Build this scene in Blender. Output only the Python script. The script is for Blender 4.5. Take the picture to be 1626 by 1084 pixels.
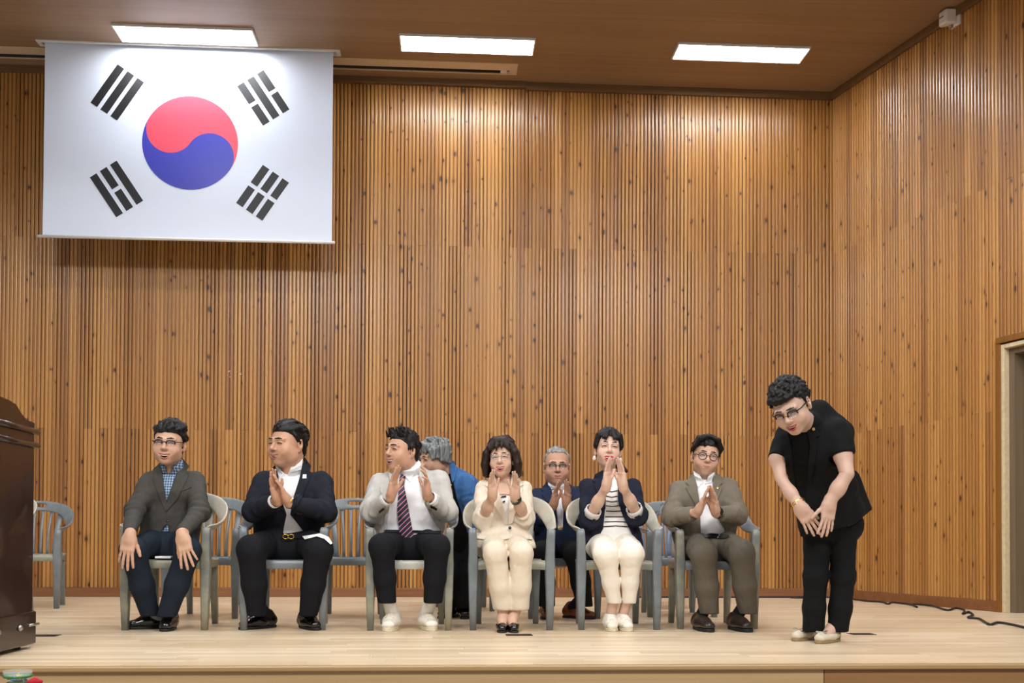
import bpy, bmesh, math, random
import numpy as np
from math import sin, cos, tan, radians, pi, sqrt
from mathutils import Vector, Matrix
from mathutils.geometry import delaunay_2d_cdt

for o in list(bpy.data.objects): bpy.data.objects.remove(o)
SC = bpy.context.scene
COL = SC.collection
random.seed(7)

# ------------------------------------------------------------------ camera
FPX, CX, CY = 1600.0, 813.0, 830.08          # focal length / principal point in 1626x1084 pixels
YAW, PITCH, ROLL = radians(3.527), radians(1.0), radians(0.2526)
CAM = np.array([0.0, 0.0, 0.55])
_Z = np.array([0, 0, 1.0])
_F0 = np.array([sin(YAW), cos(YAW), 0]); _R0 = np.array([cos(YAW), -sin(YAW), 0])
FW = _F0*cos(PITCH) + _Z*sin(PITCH); _U0 = _Z*cos(PITCH) - _F0*sin(PITCH)
RT = _R0*cos(ROLL) + _U0*sin(ROLL); UP = _U0*cos(ROLL) - _R0*sin(ROLL)
cam = bpy.data.cameras.new('camera'); camo = bpy.data.objects.new('camera', cam); COL.objects.link(camo)
cam.sensor_fit = 'HORIZONTAL'; cam.sensor_width = 36.0; cam.lens = FPX/1626*36
cam.shift_y = (CY-542)/1626; cam.clip_start = 0.05; cam.clip_end = 100
camo.matrix_world = Matrix(((RT[0], UP[0], -FW[0], CAM[0]), (RT[1], UP[1], -FW[1], CAM[1]),
                            (RT[2], UP[2], -FW[2], CAM[2]), (0, 0, 0, 1)))
SC.camera = camo

def ray(x, y): return FW + RT*((x-CX)/FPX) + UP*((CY-y)/FPX)
def onz(x, y, z=0.0):
    d = ray(x, y); return CAM + d*((z-CAM[2])/d[2])
def at(x, y, Y):
    d = ray(x, y); return CAM + d*((Y-CAM[1])/d[1])

# ------------------------------------------------------------------ world, light, exposure
W = bpy.data.worlds.new('hall_ambient'); SC.world = W; W.use_nodes = True
bg = W.node_tree.nodes['Background']; bg.inputs[0].default_value = (0.98, 0.98, 1.0, 1); bg.inputs[1].default_value = 0.42
SC.view_settings.view_transform = 'Standard'; SC.view_settings.look = 'None'
SC.view_settings.gamma = 1.0; SC.view_settings.use_curve_mapping = False
SC.view_settings.exposure = 0.0
try: SC.cycles.use_denoising = True
except Exception: pass

def area_light(name, loc, target, sx, sy, power, col=(1, 1, 1)):
    l = bpy.data.lights.new(name, 'AREA'); l.shape = 'RECTANGLE'; l.size = sx; l.size_y = sy; l.energy = power; l.color = col
    o = bpy.data.objects.new(name, l); COL.objects.link(o); o.location = loc
    o.rotation_euler = (Vector(target)-Vector(loc)).to_track_quat('-Z', 'Y').to_euler(); return o
# unseen fill lights added behind and above the camera to brighten the people
area_light('front_fill_light', (-2.6, -1.5, 6.2), (-0.8, 7.5, 0.9), 3.0, 1.2, 430, (1, 0.98, 0.95))
area_light('front_fill_light', (3.4, -1.5, 6.2), (1.2, 7.5, 0.9), 3.0, 1.2, 430, (1, 0.98, 0.95))

# ------------------------------------------------------------------ materials
MATS = {}
def rgb(h):
    h = h.lstrip('#'); c = [int(h[i:i+2], 16)/255 for i in (0, 2, 4)]
    return tuple((v/12.92 if v <= 0.04045 else ((v+0.055)/1.055)**2.4) for v in c) + (1.0,)
class NT:
    def __init__(s, name):
        s.m = bpy.data.materials.new(name); s.m.use_nodes = True; s.t = s.m.node_tree
        s.b = s.t.nodes['Principled BSDF']; MATS[name] = s.m
    def n(s, typ, **kw):
        nd = s.t.nodes.new(typ)
        for k, v in kw.items():
            if k in nd.inputs.keys() if isinstance(k, str) else False: nd.inputs[k].default_value = v
            else: setattr(nd, k, v)
        return nd
    def l(s, a, b): s.t.links.new(a, b)
    def inp(s, nd, k, v):
        if hasattr(v, 'is_output') or isinstance(v, bpy.types.NodeSocket): s.l(v, nd.inputs[k])
        else: nd.inputs[k].default_value = v
    def math(s, op, a, b=None, c=None):
        nd = s.t.nodes.new('ShaderNodeMath'); nd.operation = op; s.inp(nd, 0, a)
        if b is not None: s.inp(nd, 1, b)
        if c is not None: s.inp(nd, 2, c)
        return nd.outputs[0]
    def mix(s, f, a, b, mode='MIX'):
        nd = s.t.nodes.new('ShaderNodeMix'); nd.data_type = 'RGBA'; nd.blend_type = mode
        s.inp(nd, 0, f); s.inp(nd, 6, a); s.inp(nd, 7, b); return nd.outputs[2]
    def ramp(s, f, stops):
        nd = s.t.nodes.new('ShaderNodeValToRGB'); e = nd.color_ramp.elements
        while len(e) < len(stops): e.new(0.5)
        for i, (p, c) in enumerate(stops): e[i].position = p; e[i].color = c
        s.l(f, nd.inputs[0]); return nd.outputs[0]
    def noise(s, vec, scale, detail=3, rough=0.5):
        nd = s.t.nodes.new('ShaderNodeTexNoise'); nd.inputs['Scale'].default_value = scale
        nd.inputs['Detail'].default_value = detail; nd.inputs['Roughness'].default_value = rough
        if vec is not None: s.l(vec, nd.inputs['Vector'])
        return nd.outputs[0]
    def mapping(s, vec, scale=(1, 1, 1), loc=(0, 0, 0), rot=(0, 0, 0)):
        nd = s.t.nodes.new('ShaderNodeMapping'); nd.inputs['Scale'].default_value = scale
        nd.inputs['Location'].default_value = loc; nd.inputs['Rotation'].default_value = rot
        s.l(vec, nd.inputs['Vector']); return nd.outputs[0]
    def bump(s, h, strength=0.3, dist=0.01):
        nd = s.t.nodes.new('ShaderNodeBump'); nd.inputs['Strength'].default_value = strength
        nd.inputs['Distance'].default_value = dist; s.l(h, nd.inputs['Height']); s.l(nd.outputs[0], s.b.inputs['Normal'])
    def obj(s): return s.t.nodes.new('ShaderNodeTexCoord').outputs['Object']
    def pos(s): return s.t.nodes.new('ShaderNodeNewGeometry').outputs['Position']
    def rnd(s): return s.t.nodes.new('ShaderNodeObjectInfo').outputs['Random']
    def set(s, col=None, rough=0.5, metal=0.0, spec=0.5, coat=0.0):
        if col is not None: s.inp(s.b, 'Base Color', col)
        s.inp(s.b, 'Roughness', rough); s.b.inputs['Metallic'].default_value = metal
        s.b.inputs['Specular IOR Level'].default_value = spec; s.b.inputs['Coat Weight'].default_value = coat
        return s.m

def plain(name, col, rough=0.5, metal=0.0, spec=0.5, var=0.12, scale=30.0, coat=0.0):
    t = NT(name); c = rgb(col) if isinstance(col, str) else col
    f = t.noise(t.obj(), scale, 3)
    dark = tuple(v*(1-var) for v in c[:3])+(1,); lite = tuple(min(1, v*(1+var)) for v in c[:3])+(1,)
    return t.set(t.ramp(f, [(0.3, dark), (0.7, lite)]), rough, metal, spec, coat)

def fabric(name, col, rough=0.85, weave=900.0, wrinkle=0.5, spec=0.2, var=0.1, sheen=0.0):
    t = NT(name); c = rgb(col) if isinstance(col, str) else col; p = t.obj()
    w = t.noise(p, weave, 2); big = t.noise(t.mapping(p, (1, 1, 1.6)), 9, 2, 0.45)
    f = t.math('ADD', t.math('MULTIPLY', w, 0.6), t.math('MULTIPLY', big, 0.4))
    dark = tuple(v*(1-var) for v in c[:3])+(1,); lite = tuple(min(1, v*(1+var)) for v in c[:3])+(1,)
    t.set(t.ramp(f, [(0.35, dark), (0.65, lite)]), rough, 0, spec)
    t.b.inputs['Sheen Weight'].default_value = sheen
    fold = t.noise(t.mapping(p, (1.6, 1.6, 1.0), rot=(0.4, 0.6, 0.2)), 13, 3, 0.5)
    t.bump(fold, wrinkle*0.8, 0.02)
    return t.m

def attr_skin(name):
    t = NT(name); a = t.t.nodes.new('ShaderNodeAttribute'); a.attribute_name = 'col'
    f = t.noise(t.obj(), 45, 3)
    t.set(t.mix(0.18, a.outputs[0], t.mix(f, (0.8, 0.62, 0.55, 1), (1, 1, 1, 1)), 'MULTIPLY'), 0.48, 0, 0.4)
    t.b.inputs['Subsurface Weight'].default_value = 0.05
    t.b.inputs['Subsurface Radius'].default_value = (0.012, 0.005, 0.003); t.b.inputs['Subsurface Scale'].default_value = 0.5
    return t.m

def wood_board(name):
    """varnished pine boards: tone per board, long grain, scattered knots"""
    t = NT(name); p = t.pos(); r = t.rnd()
    off = t.t.nodes.new('ShaderNodeCombineXYZ'); t.l(t.math('MULTIPLY', r, 37.0), off.inputs[0]); t.l(t.math('MULTIPLY', r, 91.0), off.inputs[2])
    v = t.t.nodes.new('ShaderNodeVectorMath'); v.operation = 'ADD'; t.l(p, v.inputs[0]); t.l(off.outputs[0], v.inputs[1]); v = v.outputs[0]
    grain = t.noise(t.mapping(v, (60, 60, 1.2)), 1.0, 4, 0.6)
    grain2 = t.noise(t.mapping(v, (14, 14, 0.35)), 1.0, 2)
    tone = t.ramp(r, [(0.0, rgb('#7d4c1d')), (0.25, rgb('#99652c')), (0.6, rgb('#ad7838')), (0.85, rgb('#c18c49')), (1.0, rgb('#a26c31'))])
    col = t.mix(t.math('MULTIPLY', grain2, 0.55), tone, rgb('#7c4a1c'))
    col = t.mix(t.math('MULTIPLY', t.math('POWER', grain, 2.0), 0.55), col, rgb('#d09c58'))
    # knots
    vo = t.t.nodes.new('ShaderNodeTexVoronoi'); vo.inputs['Scale'].default_value = 1.0; vo.inputs['Randomness'].default_value = 1.0
    dist = t.noise(v, 60, 2)
    sx = t.t.nodes.new('ShaderNodeSeparateXYZ'); t.l(v, sx.inputs[0]); cb = t.t.nodes.new('ShaderNodeCombineXYZ')
    t.l(t.math('MULTIPLY_ADD', dist, 0.10, t.math('MULTIPLY', t.math('SUBTRACT', sx.outputs[0], sx.outputs[1]), 8.0)), cb.inputs[0])
    t.l(t.math('MULTIPLY_ADD', dist, 0.10, t.math('MULTIPLY', sx.outputs[2], 4.6)), cb.inputs[1])
    vo.voronoi_dimensions = '2D'; t.l(cb.outputs[0], vo.inputs['Vector'])
    sep = t.t.nodes.new('ShaderNodeSeparateColor'); t.l(vo.outputs['Color'], sep.inputs[0])
    on = t.math('GREATER_THAN', sep.outputs[0], 0.55)
    size = t.math('MULTIPLY_ADD', t.math('POWER', sep.outputs[1], 2.0), 0.10, 0.05)
    k = t.math('SUBTRACT', 1.0, t.math('SMOOTH_MIN', t.math('DIVIDE', vo.outputs['Distance'], size), 1.0, 0.4))
    k = t.math('MULTIPLY', t.math('MAXIMUM', k, 0.0), on)
    k = t.math('MINIMUM', t.math('MULTIPLY', k, 2.2), 1.0)
    halo = t.math('MULTIPLY', t.math('MAXIMUM', t.math('SUBTRACT', 1.0, t.math('DIVIDE', vo.outputs['Distance'], t.math('MULTIPLY', size, 2.6))), 0.0), on)
    col = t.mix(t.math('MULTIPLY', halo, 0.5), col, rgb('#7a4317'))
    col = t.mix(t.math('MULTIPLY', k, 0.9), col, rgb('#2e160a'))
    t.set(col, 0.34, 0, 0.5, 0.35); t.b.inputs['Coat Roughness'].default_value = 0.20
    return t.m

def wood_plain(name, c1, c2, axis='x', rough=0.4, fine=55.0, long=1.0, coat=0.0):
    t = NT(name); p = t.obj(); s = {'x': (long, fine, fine), 'z': (fine, fine, long), 'y': (fine, long, fine)}[axis]
    g = t.noise(t.mapping(p, s), 1.0, 4, 0.6); g2 = t.noise(t.mapping(p, tuple(v*0.2 for v in s)), 1.0, 2)
    f = t.math('ADD', t.math('MULTIPLY', g, 0.6), t.math('MULTIPLY', g2, 0.4))
    t.set(t.ramp(f, [(0.3, rgb(c1)), (0.7, rgb(c2))]), rough, 0, 0.5, coat); return t.m

def floor_mat(name):
    t = NT(name); p = t.pos()
    sx = t.t.nodes.new('ShaderNodeSeparateXYZ'); t.l(p, sx.inputs[0])
    ry = t.math('DIVIDE', sx.outputs[1], 0.072); row = t.math('FLOOR', ry)
    wn = t.t.nodes.new('ShaderNodeTexWhiteNoise'); wn.noise_dimensions = '1D'; t.l(row, wn.inputs['W'])
    rx = t.math('ADD', t.math('DIVIDE', sx.outputs[0], 0.9), t.math('MULTIPLY', wn.outputs['Value'], 7.0)); pc = t.math('FLOOR', rx)
    cb = t.t.nodes.new('ShaderNodeCombineXYZ'); t.l(row, cb.inputs[0]); t.l(pc, cb.inputs[1])
    w2 = t.t.nodes.new('ShaderNodeTexWhiteNoise'); w2.noise_dimensions = '2D'; t.l(cb.outputs[0], w2.inputs['Vector'])
    col = t.ramp(w2.outputs['Value'], [(0.0, rgb('#d0b897')), (0.35, rgb('#dac5a7')), (0.75, rgb('#e1ceb2')), (1.0, rgb('#e9d9c1'))])
    g = t.noise(t.mapping(p, (1.3, 45, 45)), 1.0, 4, 0.6)
    col = t.mix(t.math('MULTIPLY', g, 0.35), col, rgb('#c4a980'))
    fy = t.math('FRACT', ry); fx = t.math('FRACT', rx)
    jn = t.math('MAXIMUM', t.math('LESS_THAN', fy, 0.03), t.math('LESS_THAN', fx, 0.003)); col = t.mix(t.math('MULTIPLY', jn, 0.45), col, rgb('#8e7452'))
    st = t.noise(t.mapping(p, (1, 1, 1)), 2.3, 4, 0.6)
    t.set(col, t.math('MULTIPLY_ADD', st, 0.25, 0.22), 0, 0.45); return t.m

def ceiling_mat(name):
    t = NT(name); p = t.pos()
    g = t.noise(t.mapping(p, (0.5, 22, 1)), 1.0, 3); g2 = t.noise(t.mapping(p, (0.15, 3.5, 1)), 1.0, 2)
    f = t.math('ADD', t.math('MULTIPLY', g, 0.5), t.math('MULTIPLY', g2, 0.5))
    col = t.ramp(f, [(0.3, rgb('#8a6d51')), (0.7, rgb('#9f8264'))])
    vo = t.t.nodes.new('ShaderNodeTexVoronoi'); vo.inputs['Scale'].default_value = 62; vo.inputs['Randomness'].default_value = 0.0
    t.l(p, vo.inputs['Vector']); h = t.math('LESS_THAN', vo.outputs['Distance'], 0.27)
    col = t.mix(t.math('MULTIPLY', h, 0.6), col, rgb('#5a432d'))
    t.set(col, 0.5, 0, 0.35); return t.m

def emit_mat(name, col, strength):
    t = NT(name); t.set((0.9, 0.9, 0.9, 1), 0.4); t.inp(t.b, 'Emission Color', col); t.b.inputs['Emission Strength'].default_value = strength; return t.m

wood_board('wall_pine'); floor_mat('stage_floor'); ceiling_mat('ceiling_board')
emit_mat('lamp_diffuser', (0.95, 0.98, 1.0, 1), 37.0)
wood_plain('baseboard_wood', '#6f4427', '#8d5d38', 'x', 0.4)
wood_plain('crown_wood', '#5f4426', '#775632', 'x', 0.45)
wood_plain('stage_front_light', '#a2865e', '#bca179', 'x', 0.42, 40, 0.8)
wood_plain('stage_front_dark', '#7d5a36', '#987149', 'x', 0.42, 40, 0.8)
wood_plain('nosing_wood', '#8f7449', '#b3946a', 'x', 0.4, 60, 0.6)
wood_plain('door_trim_wood', '#6d4415', '#8b5c22', 'z', 0.4)
wood_plain('jamb_wood', '#5f5040', '#77664f', 'z', 0.5)
wood_plain('lectern_wood', '#200f0a', '#321a12', 'z', 0.28, 35, 1.0, 0.3)
plain('frame_cream', '#c9b795', 0.45); plain('white_metal', '#d9d6d0', 0.4, var=0.04); plain('slot_cream', '#cdb79a', 0.5, var=0.05)
plain('black_void', '#08090c', 0.7); plain('steel', '#a9a8a4', 0.28, 0.9); plain('dark_metal', '#3a332c', 0.4, 0.7)
plain('cable_black', '#17171a', 0.5); plain('white_plastic', '#d8d0c8', 0.4, var=0.04); plain('dark_door', '#2a1c18', 0.45)
plain('backing_wood', '#2b1709', 0.7); plain('gold', '#d8ac4a', 0.25, 1.0); plain('silver', '#cfd0d2', 0.25, 1.0)
plain('hall_floor_mat', '#8f7a60', 0.5)

# ------------------------------------------------------------------ mesh helpers
def new_obj(name, me, mat=None, parent=None, loc=None):
    o = bpy.data.objects.new(name, me); COL.objects.link(o)
    if mat is not None:
        for m in (mat if isinstance(mat, (list, tuple)) else [mat]): me.materials.append(MATS[m] if isinstance(m, str) else m)
    if parent is not None: o.parent = parent
    if loc is not None: o.location = loc
    return o
def empty(name, loc, rz=0.0):
    o = bpy.data.objects.new(name, None); COL.objects.link(o); o.location = loc; o.rotation_euler = (0, 0, rz); o.empty_display_size = 0.1; return o
def tag(o, label=None, cat=None, group=None, kind=None):
    if label: o['label'] = label
    if cat: o['category'] = cat
    if group: o['group'] = group
    if kind: o['kind'] = kind
    return o
def mesh_np(name, V, Q, smooth=True, cols=None, matidx=None):
    me = bpy.data.meshes.new(name); V = np.asarray(V, np.float32); Q = np.asarray(Q, np.int32)
    k = Q.shape[1]
    me.vertices.add(len(V)); me.vertices.foreach_set('co', V.ravel())
    me.loops.add(Q.size); me.loops.foreach_set('vertex_index', Q.ravel())
    me.polygons.add(len(Q)); me.polygons.foreach_set('loop_start', np.arange(0, Q.size, k, dtype=np.int32))
    try: me.polygons.foreach_set('loop_total', np.full(len(Q), k, np.int32))
    except Exception: pass
    if smooth: me.polygons.foreach_set('use_smooth', np.ones(len(Q), bool))
    if matidx is not None: me.polygons.foreach_set('material_index', np.asarray(matidx, np.int32))
    me.update(calc_edges=True); me.validate()
    if cols is not None:
        a = me.attributes.new('col', 'FLOAT_COLOR', 'POINT'); a.data.foreach_set('color', np.asarray(cols, np.float32).ravel())
    return me

class MB:
    """collects simple solids into one mesh"""
    def __init__(s): s.v = []; s.f = []
    def add(s, vs, fs):
        n = len(s.v); s.v += [tuple(map(float, v)) for v in vs]; s.f += [tuple(i+n for i in f) for f in fs]; return s
    def box(s, lo, hi, M=None):
        x0, y0, z0 = lo; x1, y1, z1 = hi
        vs = [(x0,y0,z0),(x1,y0,z0),(x1,y1,z0),(x0,y1,z0),(x0,y0,z1),(x1,y0,z1),(x1,y1,z1),(x0,y1,z1)]
        if M is not None: vs = [tuple(M @ Vector(v)) for v in vs]
        return s.add(vs, [(0,3,2,1),(4,5,6,7),(0,1,5,4),(1,2,6,5),(2,3,7,6),(3,0,4,7)])
    def loft(s, rings, caps=True, closed=True):
        n = len(rings[0]); vs = [p for r in rings for p in r]; fs = []
        for i in range(len(rings)-1):
            for j in range(n if closed else n-1):
                a, b = i*n+j, i*n+(j+1) % n; fs.append((a, b, b+n, a+n))
        if caps: fs.append(tuple(range(n))[::-1]); fs.append(tuple(range((len(rings)-1)*n, len(rings)*n)))
        return s.add(vs, fs)
    def tube(s, path, r, n=8, caps=True):
        P = [Vector(p) for p in path]; R = r if isinstance(r, (list, tuple)) else [r]*len(P); rings = []; up = Vector((0.13, 0.21, 0.97)).normalized()
        for i, p in enumerate(P):
            t = (P[min(i+1, len(P)-1)]-P[max(i-1, 0)]).normalized()
            a = t.cross(up); a = a.normalized() if a.length > 1e-4 else Vector((1, 0, 0)); b = a.cross(t)
            rings.append([p + a*(R[i]*cos(2*pi*k/n)) + b*(R[i]*sin(2*pi*k/n)) for k in range(n)])
        return s.loft(rings, caps)
    def lathe(s, prof, n=32, c=(0, 0, 0), caps=False):
        rings = [[(c[0]+r*cos(2*pi*k/n), c[1]+r*sin(2*pi*k/n), c[2]+z) for k in range(n)] for r, z in prof]
        return s.loft(rings, caps)
    def prism(s, pts, lo, hi, axis='y'):
        f = {'y': lambda a, b, t: (a, t, b), 'x': lambda a, b, t: (t, a, b), 'z': lambda a, b, t: (a, b, t)}[axis]
        n = len(pts); vs = [f(a, b, lo) for a, b in pts]+[f(a, b, hi) for a, b in pts]
        fs = [tuple(range(n))[::-1], tuple(range(n, 2*n))]+[(i, (i+1) % n, (i+1) % n+n, i+n) for i in range(n)]
        return s.add(vs, fs)
    def mesh(s, name, smooth=False):
        me = bpy.data.meshes.new(name); me.from_pydata(s.v, [], s.f)
        bm = bmesh.new(); bm.from_mesh(me); bmesh.ops.recalc_face_normals(bm, faces=bm.faces); bm.to_mesh(me); bm.free()
        if smooth: me.polygons.foreach_set('use_smooth', [True]*len(me.polygons))
        me.update(); return me
    def build(s, name, mat, parent=None, loc=None, smooth=False, bevel=0.0, segs=2, auto=None):
        o = new_obj(name, s.mesh(name, smooth), mat, parent, loc)
        if bevel:
            b = o.modifiers.new('bevel', 'BEVEL'); b.width = bevel; b.segments = segs; b.limit_method = 'ANGLE'; b.angle_limit = radians(35)
        return o
def rrect(cx, cy, hx, hy, r, n=3):
    out = []
    for qx, qy, a0 in ((1, 1, 0), (-1, 1, 90), (-1, -1, 180), (1, -1, 270)):
        for k in range(n+1):
            a = radians(a0+90*k/n); out.append((cx+qx*(hx-r)+r*cos(a), cy+qy*(hy-r)+r*sin(a)))
    return out
# ================================================================== the setting
WALL_Y, CEIL, EDGE_Y = 9.82, 5.045, 4.46
CORNER = np.array([3.81, WALL_Y]); RDIR = np.array([0.268, -1.0]); RDIR = RDIR/np.linalg.norm(RDIR); RN = np.array([-RDIR[1]*-1, 0])  # wall_right runs along RDIR
RN = np.array([RDIR[1], -RDIR[0]])          # points into the room
X_LEFT = -5.6
# stage floor
m = MB(); m.prism([(X_LEFT, WALL_Y+0.1), (CORNER[0]+0.05, WALL_Y+0.1), tuple(CORNER+RDIR*5.8+np.array([0.9, 0.0])), (X_LEFT, EDGE_Y)], -0.06, 0.0, 'z')
m = MB(); m.prism([(X_LEFT, EDGE_Y+0.02), (7.0, EDGE_Y+0.02), (7.0, WALL_Y+0.1), (X_LEFT, WALL_Y+0.1)], -0.06, 0.0, 'z')
tag(m.build('floor', 'stage_floor'), 'pale wooden strip floor of the stage', None, None, 'structure')
# nosing and front of the stage
m = MB(); m.box((X_LEFT, EDGE_Y-0.02, -0.024), (7.0, EDGE_Y+0.02, 0.0)); tag(m.build('trim_1', 'nosing_wood', bevel=0.006), 'wooden nosing along the stage edge', None, None, 'structure')
sf = MB().box((X_LEFT, EDGE_Y+0.012, -0.9), (7.0, EDGE_Y+0.10, -0.06)).build('wall_front', 'backing_wood'); tag(sf, 'wooden front of the stage', None, None, 'structure')
seam = onz(1327, 1060)[0]
x = seam
edges = [X_LEFT, seam, 7.0]
for i in range(2):
    p = MB().box((edges[i]+0.002, EDGE_Y, -0.9), (edges[i+1]-0.002, EDGE_Y+0.012, -0.0245)).build('panel', 'stage_front_light' if i < 1 else 'stage_front_dark', sf)
m = MB().box((X_LEFT, -3.0, -0.95), (7.0, EDGE_Y+0.1, -0.9)); tag(m.build('floor_hall', 'hall_floor_mat'), 'hall floor below the stage', None, None, 'structure')

# back wall: backing plus one object per ribbed board
BW = 0.0737; JOINT_LO, JOINT_HI, BASE_H, TOP_Z = 1.60, 3.42, 0.088, CEIL-0.055
def board_mesh(name, length):
    """a board with four rounded ribs; lies in x (width) / z (length), proud towards -y"""
    prof = []; rw = BW/2
    for k in range(2):
        x0 = -BW/2+k*rw
        prof += [(x0+rw*a, -d) for a, d in ((0.0, 0.0), (0.075, 0.0005), (0.10, 0.009), (0.19, 0.0135), (0.35, 0.0150), (0.65, 0.0150), (0.80, 0.0135), (0.90, 0.009), (0.925, 0.0005))]
    prof.append((BW/2, 0.0))
    n = len(prof); v = [(x, y, 0.0) for x, y in prof]+[(x, y, length) for x, y in prof]
    f = [(i, i+1, i+1+n, i+n) for i in range(n-1)]+[tuple(range(n))[::-1], tuple(range(n, 2*n))]
    me = bpy.data.meshes.new(name); me.from_pydata(v, [], f)
    bm = bmesh.new(); bm.from_mesh(me); bmesh.ops.recalc_face_normals(bm, faces=bm.faces)
    bm.to_mesh(me); bm.free()
    me.materials.append(MATS['wall_pine']); return me
B_LO_A = board_mesh('board_short', JOINT_LO-BASE_H-0.0012); B_HI_A = board_mesh('board_long', TOP_Z-JOINT_LO-0.0012)
B_LO_B = board_mesh('board_long_low', JOINT_HI-BASE_H-0.0012); B_HI_B = board_mesh('board_short_high', TOP_Z-JOINT_HI-0.0012)
wb = MB().box((X_LEFT, WALL_Y, 0.0), (CORNER[0]+0.06, WALL_Y+0.08, CEIL)).build('wall_back', 'backing_wood')
tag(wb, 'back wall of vertical ribbed pine boards', None, None, 'structure')
def put_boards(parent, origin, direction, normal, s0, s1, skip=None, par0=0):
    ang = math.atan2(direction[1], direction[0]); k = par0; s = s0+BW/2
    while s < s1:
        w = origin+direction*s
        for (me, z0) in (((B_LO_A, BASE_H), (B_HI_A, JOINT_LO+0.0012)) if k % 2 == 0 else ((B_LO_B, BASE_H), (B_HI_B, JOINT_HI+0.0012))):
            if skip and skip(s, z0): continue
            o = bpy.data.objects.new('board', me); COL.objects.link(o)
            o.location = (w[0]+normal[0]*random.uniform(-0.0008, 0.0022), w[1]+normal[1]*random.uniform(-0.0012, 0.0012), z0+random.uniform(0, 0.0025)*(z0 < 1))
            o.rotation_euler = (0, 0, ang); o.parent = parent
        s += BW; k += 1
x_first = CORNER[0]-BW*119
put_boards(wb, np.array([x_first, WALL_Y]), np.array([1.0, 0]), np.array([0, -1.0]), 0.0, BW*119)
# right wall, splayed towards the hall, with the side door opening
S_DOOR0 = 2.02; S_DOOR1 = 3.0; S_END = 3.75; DOOR_H = 2.30
def wr(s, off, z): p = CORNER+RDIR*s+RN*off; return (p[0], p[1], z)
def wall_block(mb, s0, s1, z0, z1, o0, o1):
    mb.add([wr(s0, o0, z0), wr(s1, o0, z0), wr(s1, o1, z0), wr(s0, o1, z0), wr(s0, o0, z1), wr(s1, o0, z1), wr(s1, o1, z1), wr(s0, o1, z1)],
           [(0,3,2,1),(4,5,6,7),(0,1,5,4),(1,2,6,5),(2,3,7,6),(3,0,4,7)]); return mb
def s_of_px(x, y=900):
    d = ray(x, y); a = np.array([[RDIR[0], -d[0]], [RDIR[1], -d[1]]]); q = np.linalg.solve(a, CAM[:2]-CORNER); return q[0]
def z_on_right(x, y):
    d = ray(x, y); a = np.array([[RDIR[0], -d[0]], [RDIR[1], -d[1]]]); q = np.linalg.solve(a, CAM[:2]-CORNER); return CAM[2]+d[2]*q[1]
S_DOOR0 = s_of_px(1587); S_DOOR1 = S_DOOR0+1.05; DOOR_H = z_on_right(1590, 546)
m = MB(); wall_block(m, -0.02, S_DOOR0+0.03, 0, CEIL, 0.0, -0.08); wall_block(m, S_DOOR0+0.03, S_DOOR1-0.03, DOOR_H-0.03, CEIL, 0.0, -0.08); wall_block(m, S_DOOR1-0.03, S_END, 0, CEIL, 0.0, -0.08)
wrt = tag(m.build('wall_right', 'backing_wood'), 'splayed right wall of vertical ribbed pine boards', None, None, 'structure')
B_LO_D = board_mesh('board_over_door', JOINT_HI-DOOR_H-0.003)
def door_skip(s, z0):
    if S_DOOR0+BW*0.3 < s < S_DOOR1 and z0 < DOOR_H: return True
    return False
put_boards(wrt, CORNER, RDIR, RN, 0.012, S_END-BW/2, door_skip, 1)
# boards above the door
k = 1; s = 0.012+BW/2; ang = math.atan2(RDIR[1], RDIR[0])
B_OV_A = board_mesh('board_over_door', JOINT_HI-DOOR_H-0.002)
while s < S_END:
    if S_DOOR0+BW*0.3 < s < S_DOOR1:
        p = CORNER+RDIR*s
        if k % 2 == 1:
            o = bpy.data.objects.new('board', B_OV_A); COL.objects.link(o); o.location = (p[0], p[1], DOOR_H); o.rotation_euler = (0, 0, ang); o.parent = wrt
        # even columns: the long upper board already runs from the low joint, cut it here to the door head
        else:
            for c in [c for c in wrt.children if abs(c.location.x-p[0]) < 0.01 and abs(c.location.y-p[1]) < 0.01]: bpy.data.objects.remove(c)
            o = bpy.data.objects.new('board', board_mesh('board_over_door', TOP_Z-DOOR_H)); COL.objects.link(o); o.location = (p[0], p[1], DOOR_H); o.rotation_euler = (0, 0, ang); o.parent = wrt
    s += BW; k += 1
# baseboards
bb = MB().box((X_LEFT, WALL_Y-0.022, 0.0), (CORNER[0]-0.005, WALL_Y, BASE_H)).build('baseboard_back', 'baseboard_wood', bevel=0.004)
tag(bb, 'brown baseboard under the back wall', None, None, 'structure')
SB = S_DOOR0-0.32
bb = wall_block(MB(), 0.0, S_DOOR0-0.004, 0.0, BASE_H, 0.022, 0.0).build('baseboard_right', 'baseboard_wood', bevel=0.004); tag(bb, 'brown baseboard under the right wall', None, None, 'structure')
# crown trims
cr = MB().box((X_LEFT, WALL_Y-0.06, CEIL-0.06), (at(836, 137, WALL_Y)[0], WALL_Y, CEIL)).build('trim_2', 'crown_wood', bevel=0.003); tag(cr, 'dark wooden cornice above the left back wall', None, None, 'structure')
cr = MB().box((at(836, 137, WALL_Y)[0], WALL_Y-0.045, CEIL-0.075), (CORNER[0]-0.01, WALL_Y, CEIL)).build('trim_3', 'crown_wood', bevel=0.003); tag(cr, 'dark wooden cornice above the right part of the back wall', None, None, 'structure')
cr = wall_block(MB(), 0.01, S_END, CEIL-0.075, CEIL, 0.045, 0.0).build('trim_4', 'crown_wood', bevel=0.003); tag(cr, 'dark wooden cornice above the right wall', None, None, 'structure')
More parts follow.
